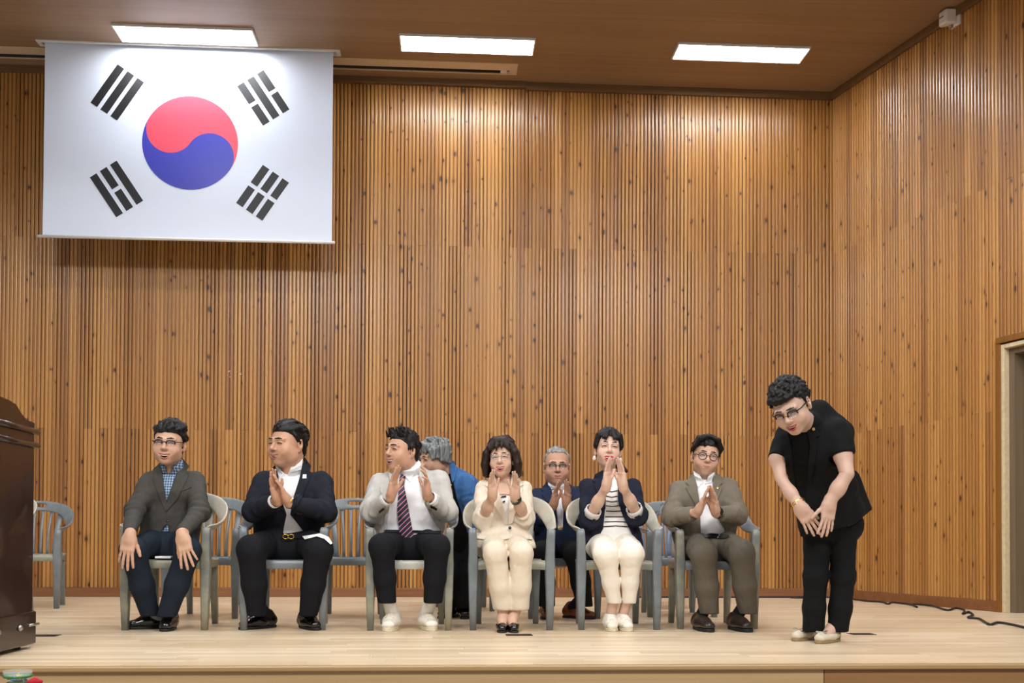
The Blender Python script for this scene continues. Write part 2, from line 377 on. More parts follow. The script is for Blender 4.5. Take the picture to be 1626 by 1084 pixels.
# ceiling with the two screen slots cut as a recess
SL_X0, SL_X1, SL_Y0, SL_Y1 = -6.0, at(823, 110, 9.41)[0]*1.0, 9.405, 9.63
SL_X1 = onz(821.5, 110, CEIL)[0]
FX0, FX1 = onz(59, 66, CEIL)[0], onz(541, 84, CEIL)[0]; FLAG_Y = 9.30; FY0, FY1 = 9.25, 9.36
m = MB(); YC0 = 2.6
m.prism([(X_LEFT-0.5, YC0), (7.0, YC0), (7.0, FY0), (X_LEFT-0.5, FY0)], CEIL, CEIL+0.05, 'z')
m.prism([(X_LEFT-0.5, FY0), (FX0, FY0), (FX0, FY1), (X_LEFT-0.5, FY1)], CEIL, CEIL+0.05, 'z')
m.prism([(FX1, FY0), (7.0, FY0), (7.0, FY1), (FX1, FY1)], CEIL, CEIL+0.05, 'z')
m.prism([(X_LEFT-0.5, FY1), (7.0, FY1), (7.0, SL_Y0), (X_LEFT-0.5, SL_Y0)], CEIL, CEIL+0.05, 'z')
m.prism([(SL_X1, SL_Y0), (7.0, SL_Y0), (7.0, SL_Y1), (SL_X1, SL_Y1)], CEIL, CEIL+0.05, 'z')
m.prism([(X_LEFT-0.5, SL_Y1), (7.0, SL_Y1), (7.0, WALL_Y+0.1), (X_LEFT-0.5, WALL_Y+0.1)], CEIL, CEIL+0.05, 'z')
ce = tag(m.build('ceiling', 'ceiling_board'), 'brown perforated board ceiling', None, None, 'structure')
m = MB().box((X_LEFT-0.5, FY0-0.1, CEIL+0.25), (7.0, SL_Y1+0.1, CEIL+0.3)); tag(m.build('ceiling_void', 'black_void'), 'dark void above the ceiling slots', None, None, 'structure')
# recessed projection screen box behind the flag
sb = empty('projection_screen_box', (0.0, 9.5, CEIL)); tag(sb, 'long cream recessed projector screen box in the ceiling, closed', 'screen box')
def sub(parent, mb, name, mat, **k):
    off = np.array(parent.location) if parent is not None else np.zeros(3)
    mb.v = [(v[0]-off[0], v[1]-off[1], v[2]-off[2]) for v in mb.v]; return mb.build(name, mat, parent, **k)
m = MB(); m.box((X_LEFT-0.4, SL_Y0, CEIL-0.006), (SL_X1, SL_Y0+0.135, CEIL+0.02)); m.box((X_LEFT-0.4, SL_Y1-0.016, CEIL-0.006), (SL_X1, SL_Y1, CEIL+0.02)); m.box((SL_X1-0.07, SL_Y0+0.135, CEIL-0.006), (SL_X1, SL_Y1-0.016, CEIL+0.02))
sub(sb, m, 'frame', 'slot_cream', bevel=0.002)
m = MB().tube([(X_LEFT-0.3, SL_Y0+0.172, CEIL+0.024), (SL_X1-0.16, SL_Y0+0.172, CEIL+0.024)], 0.034, 12); sub(sb, m, 'roller', 'black_void', smooth=True)
m = MB().box((SL_X1-0.16, SL_Y0+0.14, CEIL-0.002), (SL_X1-0.1, SL_Y1-0.018, CEIL+0.05)); sub(sb, m, 'bracket', 'white_metal')

# ceiling lamps: the three in view and unseen rows added nearer to light the people
def ceiling_lamp(x, y, label, w=1.22, d=0.30):
    r = empty('ceiling_lamp', (x, y, CEIL)); tag(r, label, 'lamp', 'flat panel lamps on the stage ceiling')
    m = MB(); t = 0.014
    m.box((-w/2, -d/2, -0.022), (w/2, -d/2+t, 0)); m.box((-w/2, d/2-t, -0.022), (w/2, d/2, 0)); m.box((-w/2, -d/2+t, -0.022), (-w/2+t, d/2-t, 0)); m.box((w/2-t, -d/2+t, -0.022), (w/2, d/2-t, 0))
    m.build('frame', 'white_metal', r, bevel=0.002)
    MB().box((-w/2+t, -d/2+t, -0.016), (w/2-t, d/2-t, -0.004)).build('diffuser', 'lamp_diffuser', r); return r
ceiling_lamp(-2.365, 9.06, 'lit rectangular panel lamp directly above the flag screen')
ceiling_lamp(0.135, 9.055, 'lit rectangular panel lamp just right of the flag screen')
ceiling_lamp(2.64, 9.035, 'lit rectangular panel lamp nearest the right wall corner')
for xx, side in ((-2.365, 'left'), (0.135, 'middle'), (2.64, 'right')):
    ceiling_lamp(xx, 6.55, side+' unseen panel lamp added over the seats to light the people')
    ceiling_lamp(xx, 4.2, side+' unseen panel lamp added over the stage edge to light the people')

# flag screen
fl = empty('flag_screen', (at(298, 378, FLAG_Y)[0], FLAG_Y, 0)); tag(fl, 'white pull-down screen printed with a red and blue circle and black bars', 'flag')
tl, tr, bl, brr = [at(x, y, FLAG_Y) for x, y in ((72.5, 70), (529, 84), (66.5, 373), (527, 383))]
FXA, FXB = (tl[0]+bl[0])/2, (tr[0]+brr[0])/2; FZ1 = CEIL+0.03; FZ0 = (bl[2]+brr[2])/2; FZT = (tl[2]+tr[2])/2
def cloth_y(x, z): return FLAG_Y + 0.004*sin(3.1*x+1.0)*sin(1.7*z) + 0.003*sin(9*z+2*x)*max(0, (FZ1-z)/2)
nx, nz = 60, 40; V = []; Q = []
for layer in (0, 1):
    for j in range(nz+1):
        for i in range(nx+1):
            x = FXA+(FXB-FXA)*i/nx; z = FZ0+(FZ1-FZ0)*j/nz; V.append((x-fl.location.x, cloth_y(x, z)-FLAG_Y+layer*0.002, z))
n1 = (nx+1)*(nz+1)
for j in range(nz):
    for i in range(nx):
        a = j*(nx+1)+i; Q.append((a, a+1, a+nx+2, a+nx+1)); Q.append((a+n1, a+nx+1+n1, a+nx+2+n1, a+1+n1))
def flag_cloth():
    t = NT('flag_cloth'); w = t.noise(t.obj(), 600, 2)
    t.set(t.ramp(w, [(0.3, rgb('#d6deef')), (0.7, rgb('#dde5f5'))]), 0.38, 0, 0.5); return t.m
flag_cloth()
plain('flag_red', '#dd4f63', 0.35, var=0.03); plain('flag_blue', '#3b3fae', 0.35, var=0.03); plain('flag_black', '#1d1d22', 0.5, var=0.05)
new_obj('cloth', mesh_np('flag_cloth', V, Q), 'flag_cloth', fl)
fc = at(302, 227, FLAG_Y); FR = 0.5*np.linalg.norm(at(378, 227, FLAG_Y)-at(226, 227, FLAG_Y)); FCX, FCZ = fc[0], fc[2]
def flat(name, pts, mat, res=0.06):
    """a printed shape: thin film lying on the cloth"""
    P = []
    n = len(pts)
    for i in range(n):
        a, b = np.array(pts[i]), np.array(pts[(i+1) % n]); k = max(1, int(np.linalg.norm(b-a)/res)); P += [a+(b-a)*t/k for t in range(k)]
    P = np.array(P); lo, hi = P.min(0), P.max(0); inn = [(x, z) for x in np.arange(lo[0], hi[0], res) for z in np.arange(lo[1], hi[1], res)]
    allp = [Vector(p) for p in P]+[Vector(p) for p in inn]
    vs, es, fs, *_ = delaunay_2d_cdt(allp, [(i, (i+1) % len(P)) for i in range(len(P))], [], 1, 1e-5)
    mb = MB(); nn = len(vs)
    front = [(v[0]-fl.location.x, cloth_y(v[0], v[1])-FLAG_Y-0.0016, v[1]) for v in vs]; back = [(a, b+0.0014, c) for a, b, c in front]
    fs2 = [tuple(f) for f in fs]; edge = {}
    for f in fs2:
        for i in range(len(f)): e = (f[i], f[(i+1) % len(f)]); edge[e] = 1
    side = [(a, b, b+nn, a+nn) for (a, b) in edge if (b, a) not in edge]
    mb.add(front+back, fs2+[tuple(i+nn for i in f[::-1]) for f in fs2]+side); return mb.build(name, mat, fl, smooth=False)
phi = math.atan2(2, 3)                       # the axis falls to the right
ax = np.array([cos(phi), -sin(phi)]); c0 = np.array([FCX, FCZ])
def arc(c, r, a0, a1, n=40): return [c+r*np.array([cos(a0+(a1-a0)*k/n), sin(a0+(a1-a0)*k/n)]) for k in range(n+1)]
a_r = -phi; a_l = pi-phi
cl, crr = c0-ax*FR/2, c0+ax*FR/2
red = arc(c0, FR, a_r, a_l, 60)[:-1] + arc(cl, FR/2, a_l, a_l+pi, 30)[:-1] + arc(crr, FR/2, a_l, a_r, 30)[:-1]
blue = arc(c0, FR, a_l, a_l+pi, 60)[:-1] + arc(crr, FR/2, a_r, a_l, 30)[:-1] + arc(cl, FR/2, a_l+pi, a_l, 30)[:-1]
flat('red_half', red, 'flag_red'); flat('blue_half', blue, 'flag_blue')
SY = 1.0
def trigram(px, py, bars, sgn):
    c = at(px, py, FLAG_Y); c = np.array([c[0], c[2]]); u = c-c0; ang = math.atan2(2*sgn[1], 3*sgn[0]); u = np.array([cos(ang), sin(ang)]); v = np.array([-u[1], u[0]])
    L, Wd, G = FR*1.0, FR/6, FR/12
    for k, full in enumerate(bars):                          # from the inside out
        o = c+u*((k-1)*(Wd+G))
        segs = [(-L/2, L/2)] if full else [(-L/2, -G/2), (G/2, L/2)]
        for a, b in segs: flat('bar', [o+u*(-Wd/2)+v*a, o+u*(Wd/2)+v*a, o+u*(Wd/2)+v*b, o+u*(-Wd/2)+v*b], 'flag_black', 0.1)
trigram(186.5, 147, (1, 1, 1), (-1, 1)); trigram(418, 155, (0, 1, 0), (1, 1)); trigram(185, 300, (1, 0, 1), (-1, -1)); trigram(417, 306, (0, 0, 0), (1, -1))
MB().tube([(FXA-0.04-fl.location.x, 0.0, FZ0-0.012), (FXB+0.03-fl.location.x, 0, FZ0-0.012)], 0.014, 10).build('bottom_bar', 'white_metal', fl, smooth=True)
m = MB(); x0, x1 = FX0-fl.location.x, FX1-fl.location.x; y0, y1 = FY0-FLAG_Y, FY1-FLAG_Y
m.box((x0, y0, CEIL-0.012), (x1, y0+0.03, CEIL+0.02)); m.box((x0, y1-0.02, CEIL-0.012), (x1, y1, CEIL+0.02)); m.box((x0, y0+0.03, CEIL-0.012), (x0+0.04, y1-0.02, CEIL+0.02)); m.box((x1-0.04, y0+0.03, CEIL-0.012), (x1, y1-0.02, CEIL+0.02))
m.build('ceiling_frame', 'white_metal', fl, bevel=0.003)

# side door on the right wall
dr = empty('door_1', wr(S_DOOR0, 0, 0)); tag(dr, 'open side doorway with cream frame in the right wall', None, None, 'structure')
m = MB(); wall_block(m, S_DOOR0, S_DOOR0+0.045, 0, DOOR_H, 0.03, 0.0); wall_block(m, S_DOOR0, S_DOOR1, DOOR_H-0.0, DOOR_H+0.05, 0.035, 0.0); wall_block(m, S_DOOR1-0.045, S_DOOR1, 0, DOOR_H, 0.03, 0.0); sub(dr, m, 'architrave', 'door_trim_wood', bevel=0.004)
m = MB(); wall_block(m, S_DOOR0+0.045, S_DOOR0+0.078, 0, DOOR_H-0.012, 0.022, -0.03); wall_block(m, S_DOOR0+0.078, S_DOOR1-0.078, DOOR_H-0.045, DOOR_H-0.012, 0.022, -0.03); wall_block(m, S_DOOR1-0.10, S_DOOR1-0.045, 0, DOOR_H-0.012, 0.022, -0.03); sub(dr, m, 'door_frame', 'frame_cream', bevel=0.003)
m = MB(); wall_block(m, S_DOOR0+0.07, S_DOOR0+0.13, 0, DOOR_H-0.02, -0.03, -0.42); wall_block(m, S_DOOR0+0.13, S_DOOR1-0.045, DOOR_H-0.09, DOOR_H-0.02, -0.03, -0.42); sub(dr, m, 'jamb', 'jamb_wood')
m = MB(); wall_block(m, S_DOOR0+0.13, S_DOOR1, 0.0, DOOR_H-0.09, -0.42, -0.47); lf = sub(dr, m, 'door_leaf', 'jamb_wood')
m = MB(); wall_block(m, S_DOOR0+0.19, S_DOOR0+0.235, 0.0, DOOR_H-0.3, -0.40, -0.44); sub(dr, m, 'door_edge', 'dark_door')
lz = z_on_right(1616, 705)
m = MB(); p = Vector(wr(S_DOOR0+0.135, -0.30, lz)); m.box((-0.05, -0.012, -0.018), (0.03, 0.012, 0.018)); m.box((-0.045, -0.016, -0.09), (-0.015, 0.004, -0.01))
o = m.build('latch', 'steel', dr, bevel=0.004); o.location = p-Vector(dr.location)
m = MB(); m.tube([(0, 0, 0), (-0.03, -0.02, 0), (-0.05, -0.03, 0)], [0.012, 0.012, 0.028], 12); o = m.build('knob', 'steel', dr, smooth=True); o.location = Vector(wr(S_DOOR0+0.185, -0.39, z_on_right(1622, 790)))-Vector(dr.location)

# motion detector in the upper right corner
pdt = at(1516, 25, 8.2); sd = s_of_px(1521, 30); zd = z_on_right(1521, 27)
md = empty('motion_detector', wr(sd, 0, zd)); md.rotation_euler = (0, 0, math.atan2(RDIR[1], RDIR[0])); tag(md, 'small white motion detector box high on the right wall under the ceiling', 'detector')
MB().box((-0.055, -0.035, -0.085), (0.055, -0.010, 0.085)).build('back_plate', 'white_plastic', md, bevel=0.006)
MB().prism([(-0.05, -0.035), (0.03, -0.035), (0.005, -0.125), (-0.085, -0.125), (-0.1, -0.10)], -0.065, 0.055, 'z').build('housing', 'white_plastic', md, bevel=0.014, segs=3)
MB().box((-0.045, -0.06, -0.085), (-0.015, -0.03, -0.062)).build('sensor_lens', 'steel', md, bevel=0.004)
m = MB()
for i, (x, w) in enumerate(((-0.075, 0.007), (-0.064, 0.008), (-0.053, 0.006), (-0.043, 0.011))): m.box((x, -0.1265, -0.004), (x+w, -0.1245, 0.008 if i in (0, 3) else 0.004))
m.build('lettering', 'black_void', md)

# scuffed patch on the wall
def scuff():
    t = NT('scuff_paint'); t.set(rgb('#d8c9b4'), 0.6); return t.m
scuff()
p = at(371, 590, WALL_Y-0.014); sp = empty('paint_scuff', p); tag(sp, 'small white flaked scuff on the back wall left of centre', 'scuff')
random.seed(5)
for i in range(9):
    x = random.uniform(-0.055, 0.065); z = random.gauss(0, 0.008)-(0.05*random.random() if i > 6 else 0); w = random.uniform(0.005, 0.016); h = random.uniform(0.003, 0.008)
    MB().prism([(x-w, z), (x-w*0.3, z+h), (x+w*0.6, z+h*0.7), (x+w, z-h*0.2), (x+w*0.2, z-h), (x-w*0.6, z-h*0.8)], 0.0, 0.004, 'y').build('flake', 'scuff_paint', sp)

# floor outlet covers
for (px, py, wpx, lab) in ((68, 1009, 44, 'dark floor outlet slot on the boards beside the lectern'), (824, 1008, 42, 'dark floor outlet slot in front of the cream-suited woman'), (1368, 1006.5, 36, 'dark floor outlet slot behind the bowing woman')):
    p = onz(px, py); r = empty('floor_outlet', (p[0], p[1], 0)); tag(r, lab, 'floor outlet', 'floor outlets in the stage'); w = wpx*np.linalg.norm(p-CAM)/FPX/2
    MB().box((-w, -0.05, 0.0), (w, 0.05, 0.003)).build('frame', 'dark_metal', r, bevel=0.001)
    MB().box((-w+0.012, -0.035, 0.003), (w-0.012, 0.035, 0.0045)).build('cover', 'cable_black', r)

# black cable along the wall and across the floor
pts_px = [(1008, 939), (1060, 941), (1090, 947), (1120, 944), (1142, 943), (1150, 947), (1175, 948), (1215, 947.5), (1240, 945), (1262, 948), (1285, 949.5), (1262, 950), (1258, 948), (1300, 946.5), (1340, 947.5), (1365, 947), (1378, 951), (1374, 955), (1400, 957), (1410, 960), (1425, 957.5), (1445, 961), (1456, 965), (1470, 960), (1490, 963), (1504, 970), (1520, 966.5), (1531, 970), (1529, 976), (1538, 973), (1545, 978), (1537, 982), (1555, 984), (1571, 993), (1585, 990), (1605, 993), (1630, 999), (1680, 1012)]
path = []
for x, y in pts_px:
    p = onz(x, max(y, 949.0) if x < 1350 else y); z = 0.008 + (0.02 if y < 947 and x < 1360 else 0.0); Y = min(p[1], WALL_Y-0.05)
    q = at(x, y, Y); v2 = np.array([q[0], Y])-CORNER; gap = v2 @ RN
    if gap < 0.08: v2 = v2+RN*(0.08-gap)
    path.append((CORNER[0]+v2[0], CORNER[1]+v2[1], 0.009))
def smooth_path(P, n=5):
    P = [np.array(p) for p in P]; out = []
    for i in range(len(P)-1):
        a, b, c, d = P[max(i-1, 0)], P[i], P[i+1], P[min(i+2, len(P)-1)]
        for k in range(n):
            t = k/n; out.append(0.5*((2*b)+(c-a)*t+(2*a-5*b+4*c-d)*t*t+(3*b-a-3*c+d)*t**3))
    return out+[P[-1]]
m = MB().tube([Vector(p) for p in smooth_path(path)], 0.0085, 7)
tag(m.build('power_cable', 'cable_black', smooth=True), 'thin black coiled cable lying along the wall and floor at the right', 'cable')
# ================================================================== lectern, bowl
lc0 = onz(56, 1027); lx = onz(51, 1028)[0]; ly1 = onz(51, 1028)[1]; LD = 0.55; ly0 = ly1-LD; LWd = 0.95
le = empty('lectern', (lx-LWd/2, ly0, 0)); tag(le, 'dark brown wooden lectern at the left edge of the stage', 'lectern')
hx = LWd/2
LT = at(54, 671, ly1)[2]; LM = at(0, 648, ly1-0.3)[2]
prof = [(0, 0.18), (LD, 0.18), (LD, LT), (LD-0.10, LT+0.005), (LD-0.16, LT+0.03), (LD-0.22, LT+0.065), (LD-0.30, LT+0.075), (0.0, LT+0.085)]
for s in (-1, 1): MB().prism(prof, s*hx-(0.028 if s > 0 else 0), s*hx+(0.028 if s < 0 else 0), 'x').build('side_panel', 'lectern_wood', le, bevel=0.004)
MB().box((-hx+0.028, 0.03, 0.18), (hx-0.028, 0.055, LT+0.05)).build('front_panel', 'lectern_wood', le)
MB().box((-hx+0.028, 0.06, LT-0.06), (hx-0.028, LD-0.02, LT-0.035)).build('top_board', 'lectern_wood', le, bevel=0.004)
MB().box((-hx+0.028, 0.06, 0.55), (hx-0.028, LD-0.05, 0.575)).build('shelf', 'lectern_wood', le)
m = MB(); m.box((-hx-0.012, -0.012, 0.02), (hx+0.012, LD+0.02, 0.185)); m.build('plinth', 'lectern_wood', le, bevel=0.008)
for zz in (LT-0.045, LT-0.115):
    m = MB()
    m.tube([(hx+0.004, -0.01, zz), (hx+0.004, LD+0.028, zz)], 0.016, 10); m.tube([(-hx-0.004, -0.01, zz), (-hx-0.004, LD+0.028, zz)], 0.016, 10); m.tube([(-hx, -0.006, zz), (hx, -0.006, zz)], 0.016, 10); m.build('moulding', 'lectern_wood', le, smooth=True)
for (yy, zz) in ((0.36, 0.115), (0.12, 0.115)):
    MB().tube([(hx+0.012, yy, zz), (hx+0.02, yy, zz), (hx+0.03, yy, zz)], [0.016, 0.016, 0.009], 10).build('bolt', 'steel', le, smooth=True)
MB().tube([(hx+0.016, 0.47, 0.118), (hx+0.016, LD+0.035, 0.118)], 0.007, 8).build('latch_rod', 'steel', le, smooth=True)
for sx in (-1, 1):
    for yy in (0.05, LD-0.05): MB().lathe([(0.0, 0.0), (0.022, 0.0), (0.022, 0.022), (0, 0.022)], 12, (sx*(hx-0.06), yy, 0)).build('foot', 'cable_black', le)

# glass bowl on a small stand in front of the stage
def glass(name, col, rough=0.02):
    t = NT(name); t.set(col, rough); t.b.inputs['Transmission Weight'].default_value = 1.0; t.b.inputs['IOR'].default_value = 1.45; return t.m
t_ = NT('clear_glass'); t_.set((0.9, 1.0, 0.95, 1), 0.04); t_.b.inputs['Alpha'].default_value = 0.13; plain('green_glaze', '#2f7a2c', 0.2); plain('red_cloth', '#b5152c', 0.8); plain('snack', '#c8a266', 0.7, var=0.3, scale=60); plain('wrapper_blue', '#5b78c8', 0.3); plain('wrapper_white', '#e6e6e6', 0.3); plain('wrapper_dark', '#22262b', 0.3); plain('stand_wood', '#6b4a2c', 0.5)
BY = 4.1; bp = at(28, 1075, BY); br_ = at(51, 1066, BY)[0]-at(28, 1066, BY)[0]; zt = at(28, 1064, BY)[2]; zb = at(28, 1084.5, BY)[2]
bh = zt-zb
gb = empty('glass_bowl', (bp[0], BY, zb)); tag(gb, 'clear glass bowl with green bands at the lower left corner', 'bowl')
R1, R0 = br_, br_*0.66
MB().lathe([(0.0, 0.004), (R0*0.9, 0.002), (R0, 0.006), (R0*1.12, bh*0.25), (R1*0.93, bh*0.6), (R1, bh), (R1-0.003, bh), (R1*0.93-0.003, bh*0.6), (R0*1.12-0.003, bh*0.27), (R0-0.003, 0.01), (0.0, 0.008)], 40).build('bowl_wall', 'clear_glass', gb, smooth=True)
for zz, rr in ((bh*0.56, R1*0.915), (bh*0.03, R0*1.0)): MB().lathe([(rr, zz-0.0045), (rr+0.003, zz-0.003), (rr+0.004, zz+0.003), (rr, zz+0.005)], 40).build('band', 'green_glaze', gb, smooth=True)
random.seed(3)
for i in range(16):
    a = random.uniform(0, 2*pi); rr = R0*0.85*sqrt(random.random()); p = (bp[0]+rr*cos(a), BY+rr*sin(a), zb+random.uniform(0.012, bh*0.55))
    o = MB().box((-0.011, -0.006, -0.004), (0.011, 0.006, 0.004)).build('wrapped_sweet', ('snack', 'wrapper_blue', 'wrapper_white', 'wrapper_dark')[i % 4], None, bevel=0.003); o.location = p; o.rotation_euler = (random.uniform(-0.6, 0.6), random.uniform(-0.6, 0.6), random.uniform(0, 3))
    tag(o, 'tiny wrapped sweet inside the glass bowl', 'sweet', 'wrapped sweets in the glass bowl')
st = empty('display_stand', (bp[0], BY, -0.9)); tag(st, 'small round stand with red cloth under the glass bowl', 'stand')
MB().lathe([(0, zb+0.9-0.02), (R1*1.25, zb+0.9-0.02), (R1*1.25, zb+0.9-0.003), (0, zb+0.9-0.003)], 32).build('top', 'stand_wood', st)
MB().lathe([(0.0, 0.0), (0.13, 0.0), (0.12, 0.02), (0.02, 0.04), (0.018, zb+0.9-0.02), (0, zb+0.9-0.02)], 24).build('column', 'stand_wood', st, smooth=True)
m = MB(); m.tube([(0.045, -R0*0.75, zb+0.9+0.0), (0.075, -R0*0.6, zb+0.9+0.012), (0.10, -R0*0.3, zb+0.9+0.004)], [0.010, 0.016, 0.008], 8).build('ribbon', 'red_cloth', st, smooth=True)

# ================================================================== plastic chairs
def plastic(name, c1, c2, fade=None):
    t = NT(name); n = t.noise(t.obj(), 14, 4, 0.65); col = t.ramp(n, [(0.3, rgb(c1)), (0.7, rgb(c2))])
    if fade:
        nn = t.noise(t.obj(), 5, 4, 0.7); col = t.mix(t.ramp(nn, [(0.42, (0, 0, 0, 1)), (0.62, (1, 1, 1, 1))]), col, rgb(fade))
    sp = t.noise(t.obj(), 160, 2); col = t.mix(t.math('MULTIPLY', t.math('GREATER_THAN', sp, 0.74), 0.5), col, rgb('#c9c9bd'))
    t.set(col, t.math('MULTIPLY_ADD', n, 0.3, 0.22), 0, 0.5); return t.m
plastic('grey_plastic', '#697073', '#797f83'); plastic('grey_worn', '#6f726c', '#7d807a', '#918e7a'); plastic('cream_worn', '#b3ab9a', '#c3bbaa', '#a3a59e'); plastic('blue_grey', '#56617a', '#637087')
def chair_meshes():
    d = {}
    def sec(cx, cy, z, wx, wy, r=0.010, lean=0): return [(x, y, z+lean*(y-cy)) for x, y in rrect(cx, cy, wx/2, wy/2, min(r, wx/2-1e-3, wy/2-1e-3), 2)]
    def fl(s): return MB().loft([sec(s*0.236, -0.212, 0.0, 0.038, 0.046), sec(s*0.238, -0.208, 0.2, 0.05, 0.058), sec(s*0.237, -0.2, 0.40, 0.062, 0.07), sec(s*0.238, -0.205, 0.47, 0.054, 0.064), sec(s*0.241, -0.215, 0.57, 0.05, 0.056), sec(s*0.243, -0.217, 0.612, 0.05, 0.056), sec(s*0.243, -0.215, 0.626, 0.036, 0.04)])
    def rl(s): return MB().loft([sec(s*0.19, 0.262, 0.0, 0.036, 0.046), sec(s*0.188, 0.235, 0.2, 0.045, 0.05), sec(s*0.186, 0.205, 0.40, 0.058, 0.056), sec(s*0.184, 0.2, 0.425, 0.05, 0.05)])
    d['leg'] = [fl(-1).mesh('chair_front_leg', True), fl(1).mesh('chair_front_leg', True), rl(-1).mesh('chair_rear_leg', True), rl(1).mesh('chair_rear_leg', True)]
    prof = [(-0.226, 0.372), (-0.228, 0.40), (-0.222, 0.422), (-0.205, 0.432), (-0.16, 0.432), (-0.05, 0.424), (0.08, 0.418), (0.18, 0.420), (0.215, 0.436)]
    inn = [(y+0.012 if i < 3 else y, z-0.014 if i >= 3 else z) for i, (y, z) in enumerate(prof)]
    m = MB(); rings = []
    for k in range(9):
        x = -0.222+0.444*k/8; crown = 0.006*(1-(2*k/8-1)**2); edge = 0.0 if 0 < k < 8 else -0.004
        rings.append([(x, y, z-crown*(i >= 3)+edge) for i, (y, z) in enumerate(prof)]+[(x, y, z-crown*(i >= 3)+edge) for i, (y, z) in list(enumerate(inn))[::-1]])
    m.loft(rings); d['seat'] = m.mesh('chair_seat', True)
    m = MB()
    for s in (-1, 1): m.box((s*0.215-0.006, -0.18, 0.375), (s*0.215+0.006, 0.2, 0.418))
    m.box((-0.2, 0.195, 0.375), (0.2, 0.207, 0.425)); d['apron'] = m.mesh('chair_apron')
    half = [((.270, -.240, .634), (.220, -.240, .606)), ((.279, -.18, .640), (.228, -.18, .606)), ((.288, -.08, .650), (.236, -.08, .608)), ((.296, .02, .672), (.243, .02, .614)), ((.300, .10, .716), (.243, .09, .632)), ((.288, .17, .772), (.230, .16, .668)), ((.245, .222, .818), (.192, .212, .735)), ((.165, .252, .848), (.137, .243, .764)), ((.085, .266, .860), (.072, .256, .775)), ((.06, .269, .862), (.052, .258, .777)), ((0, .273, .865), (0, .262, .779))]
    full = half+[((-u[0], u[1], u[2]), (-l[0], l[1], l[2])) for u, l in half[-2::-1]]
    vv = [0.0, 0.33, 0.62, 1.0]; V = []; F = []
    for u, l in full:
        u, l = np.array(u), np.array(l)
        for t in vv: V.append(tuple(u+(l-u)*t))
    mid = len(half)-1
    for i in range(len(full)-1):
        for j in range(3):
            if j == 1 and mid-1 <= i < mid+1: continue          # the hand slot
            a = i*4+j; F.append((a, a+1, a+5, a+4))
    me = bpy.data.meshes.new('chair_back_band'); me.from_pydata(V, [], F); me.polygons.foreach_set('use_smooth', [True]*len(me.polygons)); d['band'] = me
    d['slat'] = []
    for xb, xt, w in ((-0.135, -0.170, 0.04), (-0.078, -0.098, 0.02), (-0.027, -0.034, 0.02), (0.027, 0.034, 0.02), (0.078, 0.098, 0.02), (0.135, 0.170, 0.04)):
        rings = []
        zt = 0.775-0.9*xt*xt
        for k in range(7):
            t = k/6; x = xb+(xt-xb)*t**1.8; y = 0.208+0.06*t-0.018*sin(pi*t); z = 0.42+(zt+0.01-0.42)*t
            ww = w*(1.25 if k in (0, 6) else 1.0); rings.append([(px, py, z) for px, py in rrect(x, y, ww/2, 0.006, 0.004, 1)])
        d['slat'].append(MB().loft(rings).mesh('chair_slat', True))
    return d
CM = chair_meshes()
def chair(x, y, rz, label, leg='grey_plastic', band='grey_plastic', seat='grey_plastic'):
    r = empty('plastic_armchair', (x, y, 0), rz); tag(r, label, 'chair', 'stackable plastic armchairs on the stage')
    def part(name, me, mat):
        o = bpy.data.objects.new(name, me); COL.objects.link(o); o.parent = r
        if not me.materials: me.materials.append(MATS['grey_plastic'])
        o.material_slots[0].link = 'OBJECT'; o.material_slots[0].material = MATS[mat]; return o
    o = part('seat', CM['seat'], seat); b = o.modifiers.new('bevel', 'BEVEL'); b.width = 0.003; b.segments = 2; b.limit_method = 'ANGLE'; b.angle_limit = radians(50)
    part('apron', CM['apron'], leg)
    for me in CM['leg']: part('leg', me, leg)
    o = part('back_band', CM['band'], band); s = o.modifiers.new('solid', 'SOLIDIFY'); s.thickness = 0.016; s.offset = 0; s2 = o.modifiers.new('sub', 'SUBSURF'); s2.levels = 2; s2.render_levels = 2
    for me in CM['slat']: part('slat', me, band)
    return r
def chair_px(px, py, label, rz=0.0, **k):
    """px, py: the middle between the two front feet on the floor"""
    p = onz(px, py); c, s = cos(rz), sin(rz); off = (s*-0.0 + 0.212*-s*-1*0, 0)
    return chair(p[0]-(-0.212)*-s, p[1]+0.212*c, rz, label, **k)
FRONT = 1000.5
chair_px(262, 1000, 'worn cream plastic armchair under the man in the grey blazer', 0.0, leg='grey_worn', band='cream_worn', seat='grey_worn')
chair_px(450, 1000, 'grey plastic armchair under the man in the dark suit clapping', 0.0)
chair_px(650, 1000.5, 'worn grey plastic armchair under the man with the striped tie', 0.0, leg='grey_worn', seat='cream_worn')
chair_px(812, 1000, 'plastic armchair with whitened back under the cream-suited woman', 0.0, leg='grey_plastic', band='cream_worn', seat='grey_worn')
chair_px(983, 999.5, 'plastic armchair with whitened back under the woman in the striped top', 0.0, leg='grey_plastic', band='cream_worn', seat='grey_worn')
chair_px(1139, 998, 'grey plastic armchair under the man in the taupe suit', 0.0, leg='grey_worn')
# second row
chair_px(318, 982, 'empty grey plastic armchair behind, between the grey blazer and the dark suit', 0.0)
chair_px(553, 982, 'empty grey plastic armchair behind, left of the man with the striped tie', 0.0)
chair_px(733, 970, 'blue-grey plastic armchair mostly hidden behind the stooping woman', 0.0, leg='grey_plastic', band='blue_grey', seat='blue_grey')
chair_px(896, 982, 'grey plastic armchair under the man in the navy jacket in the second row', 0.0)
chair_px(1083, 979.5, 'empty grey plastic armchair behind the taupe suit', 0.0)
chair_px(1053, 966, 'blue-grey plastic armchair furthest back, behind the striped top', 0.0, band='blue_grey', seat='blue_grey')
chair_px(38, 966.5, 'grey plastic armchair near the wall right behind the lectern', 0.17, seat='grey_worn')
chair_px(-61, 988, 'pale plastic armchair almost wholly hidden by the lectern', -0.15, band='cream_worn')
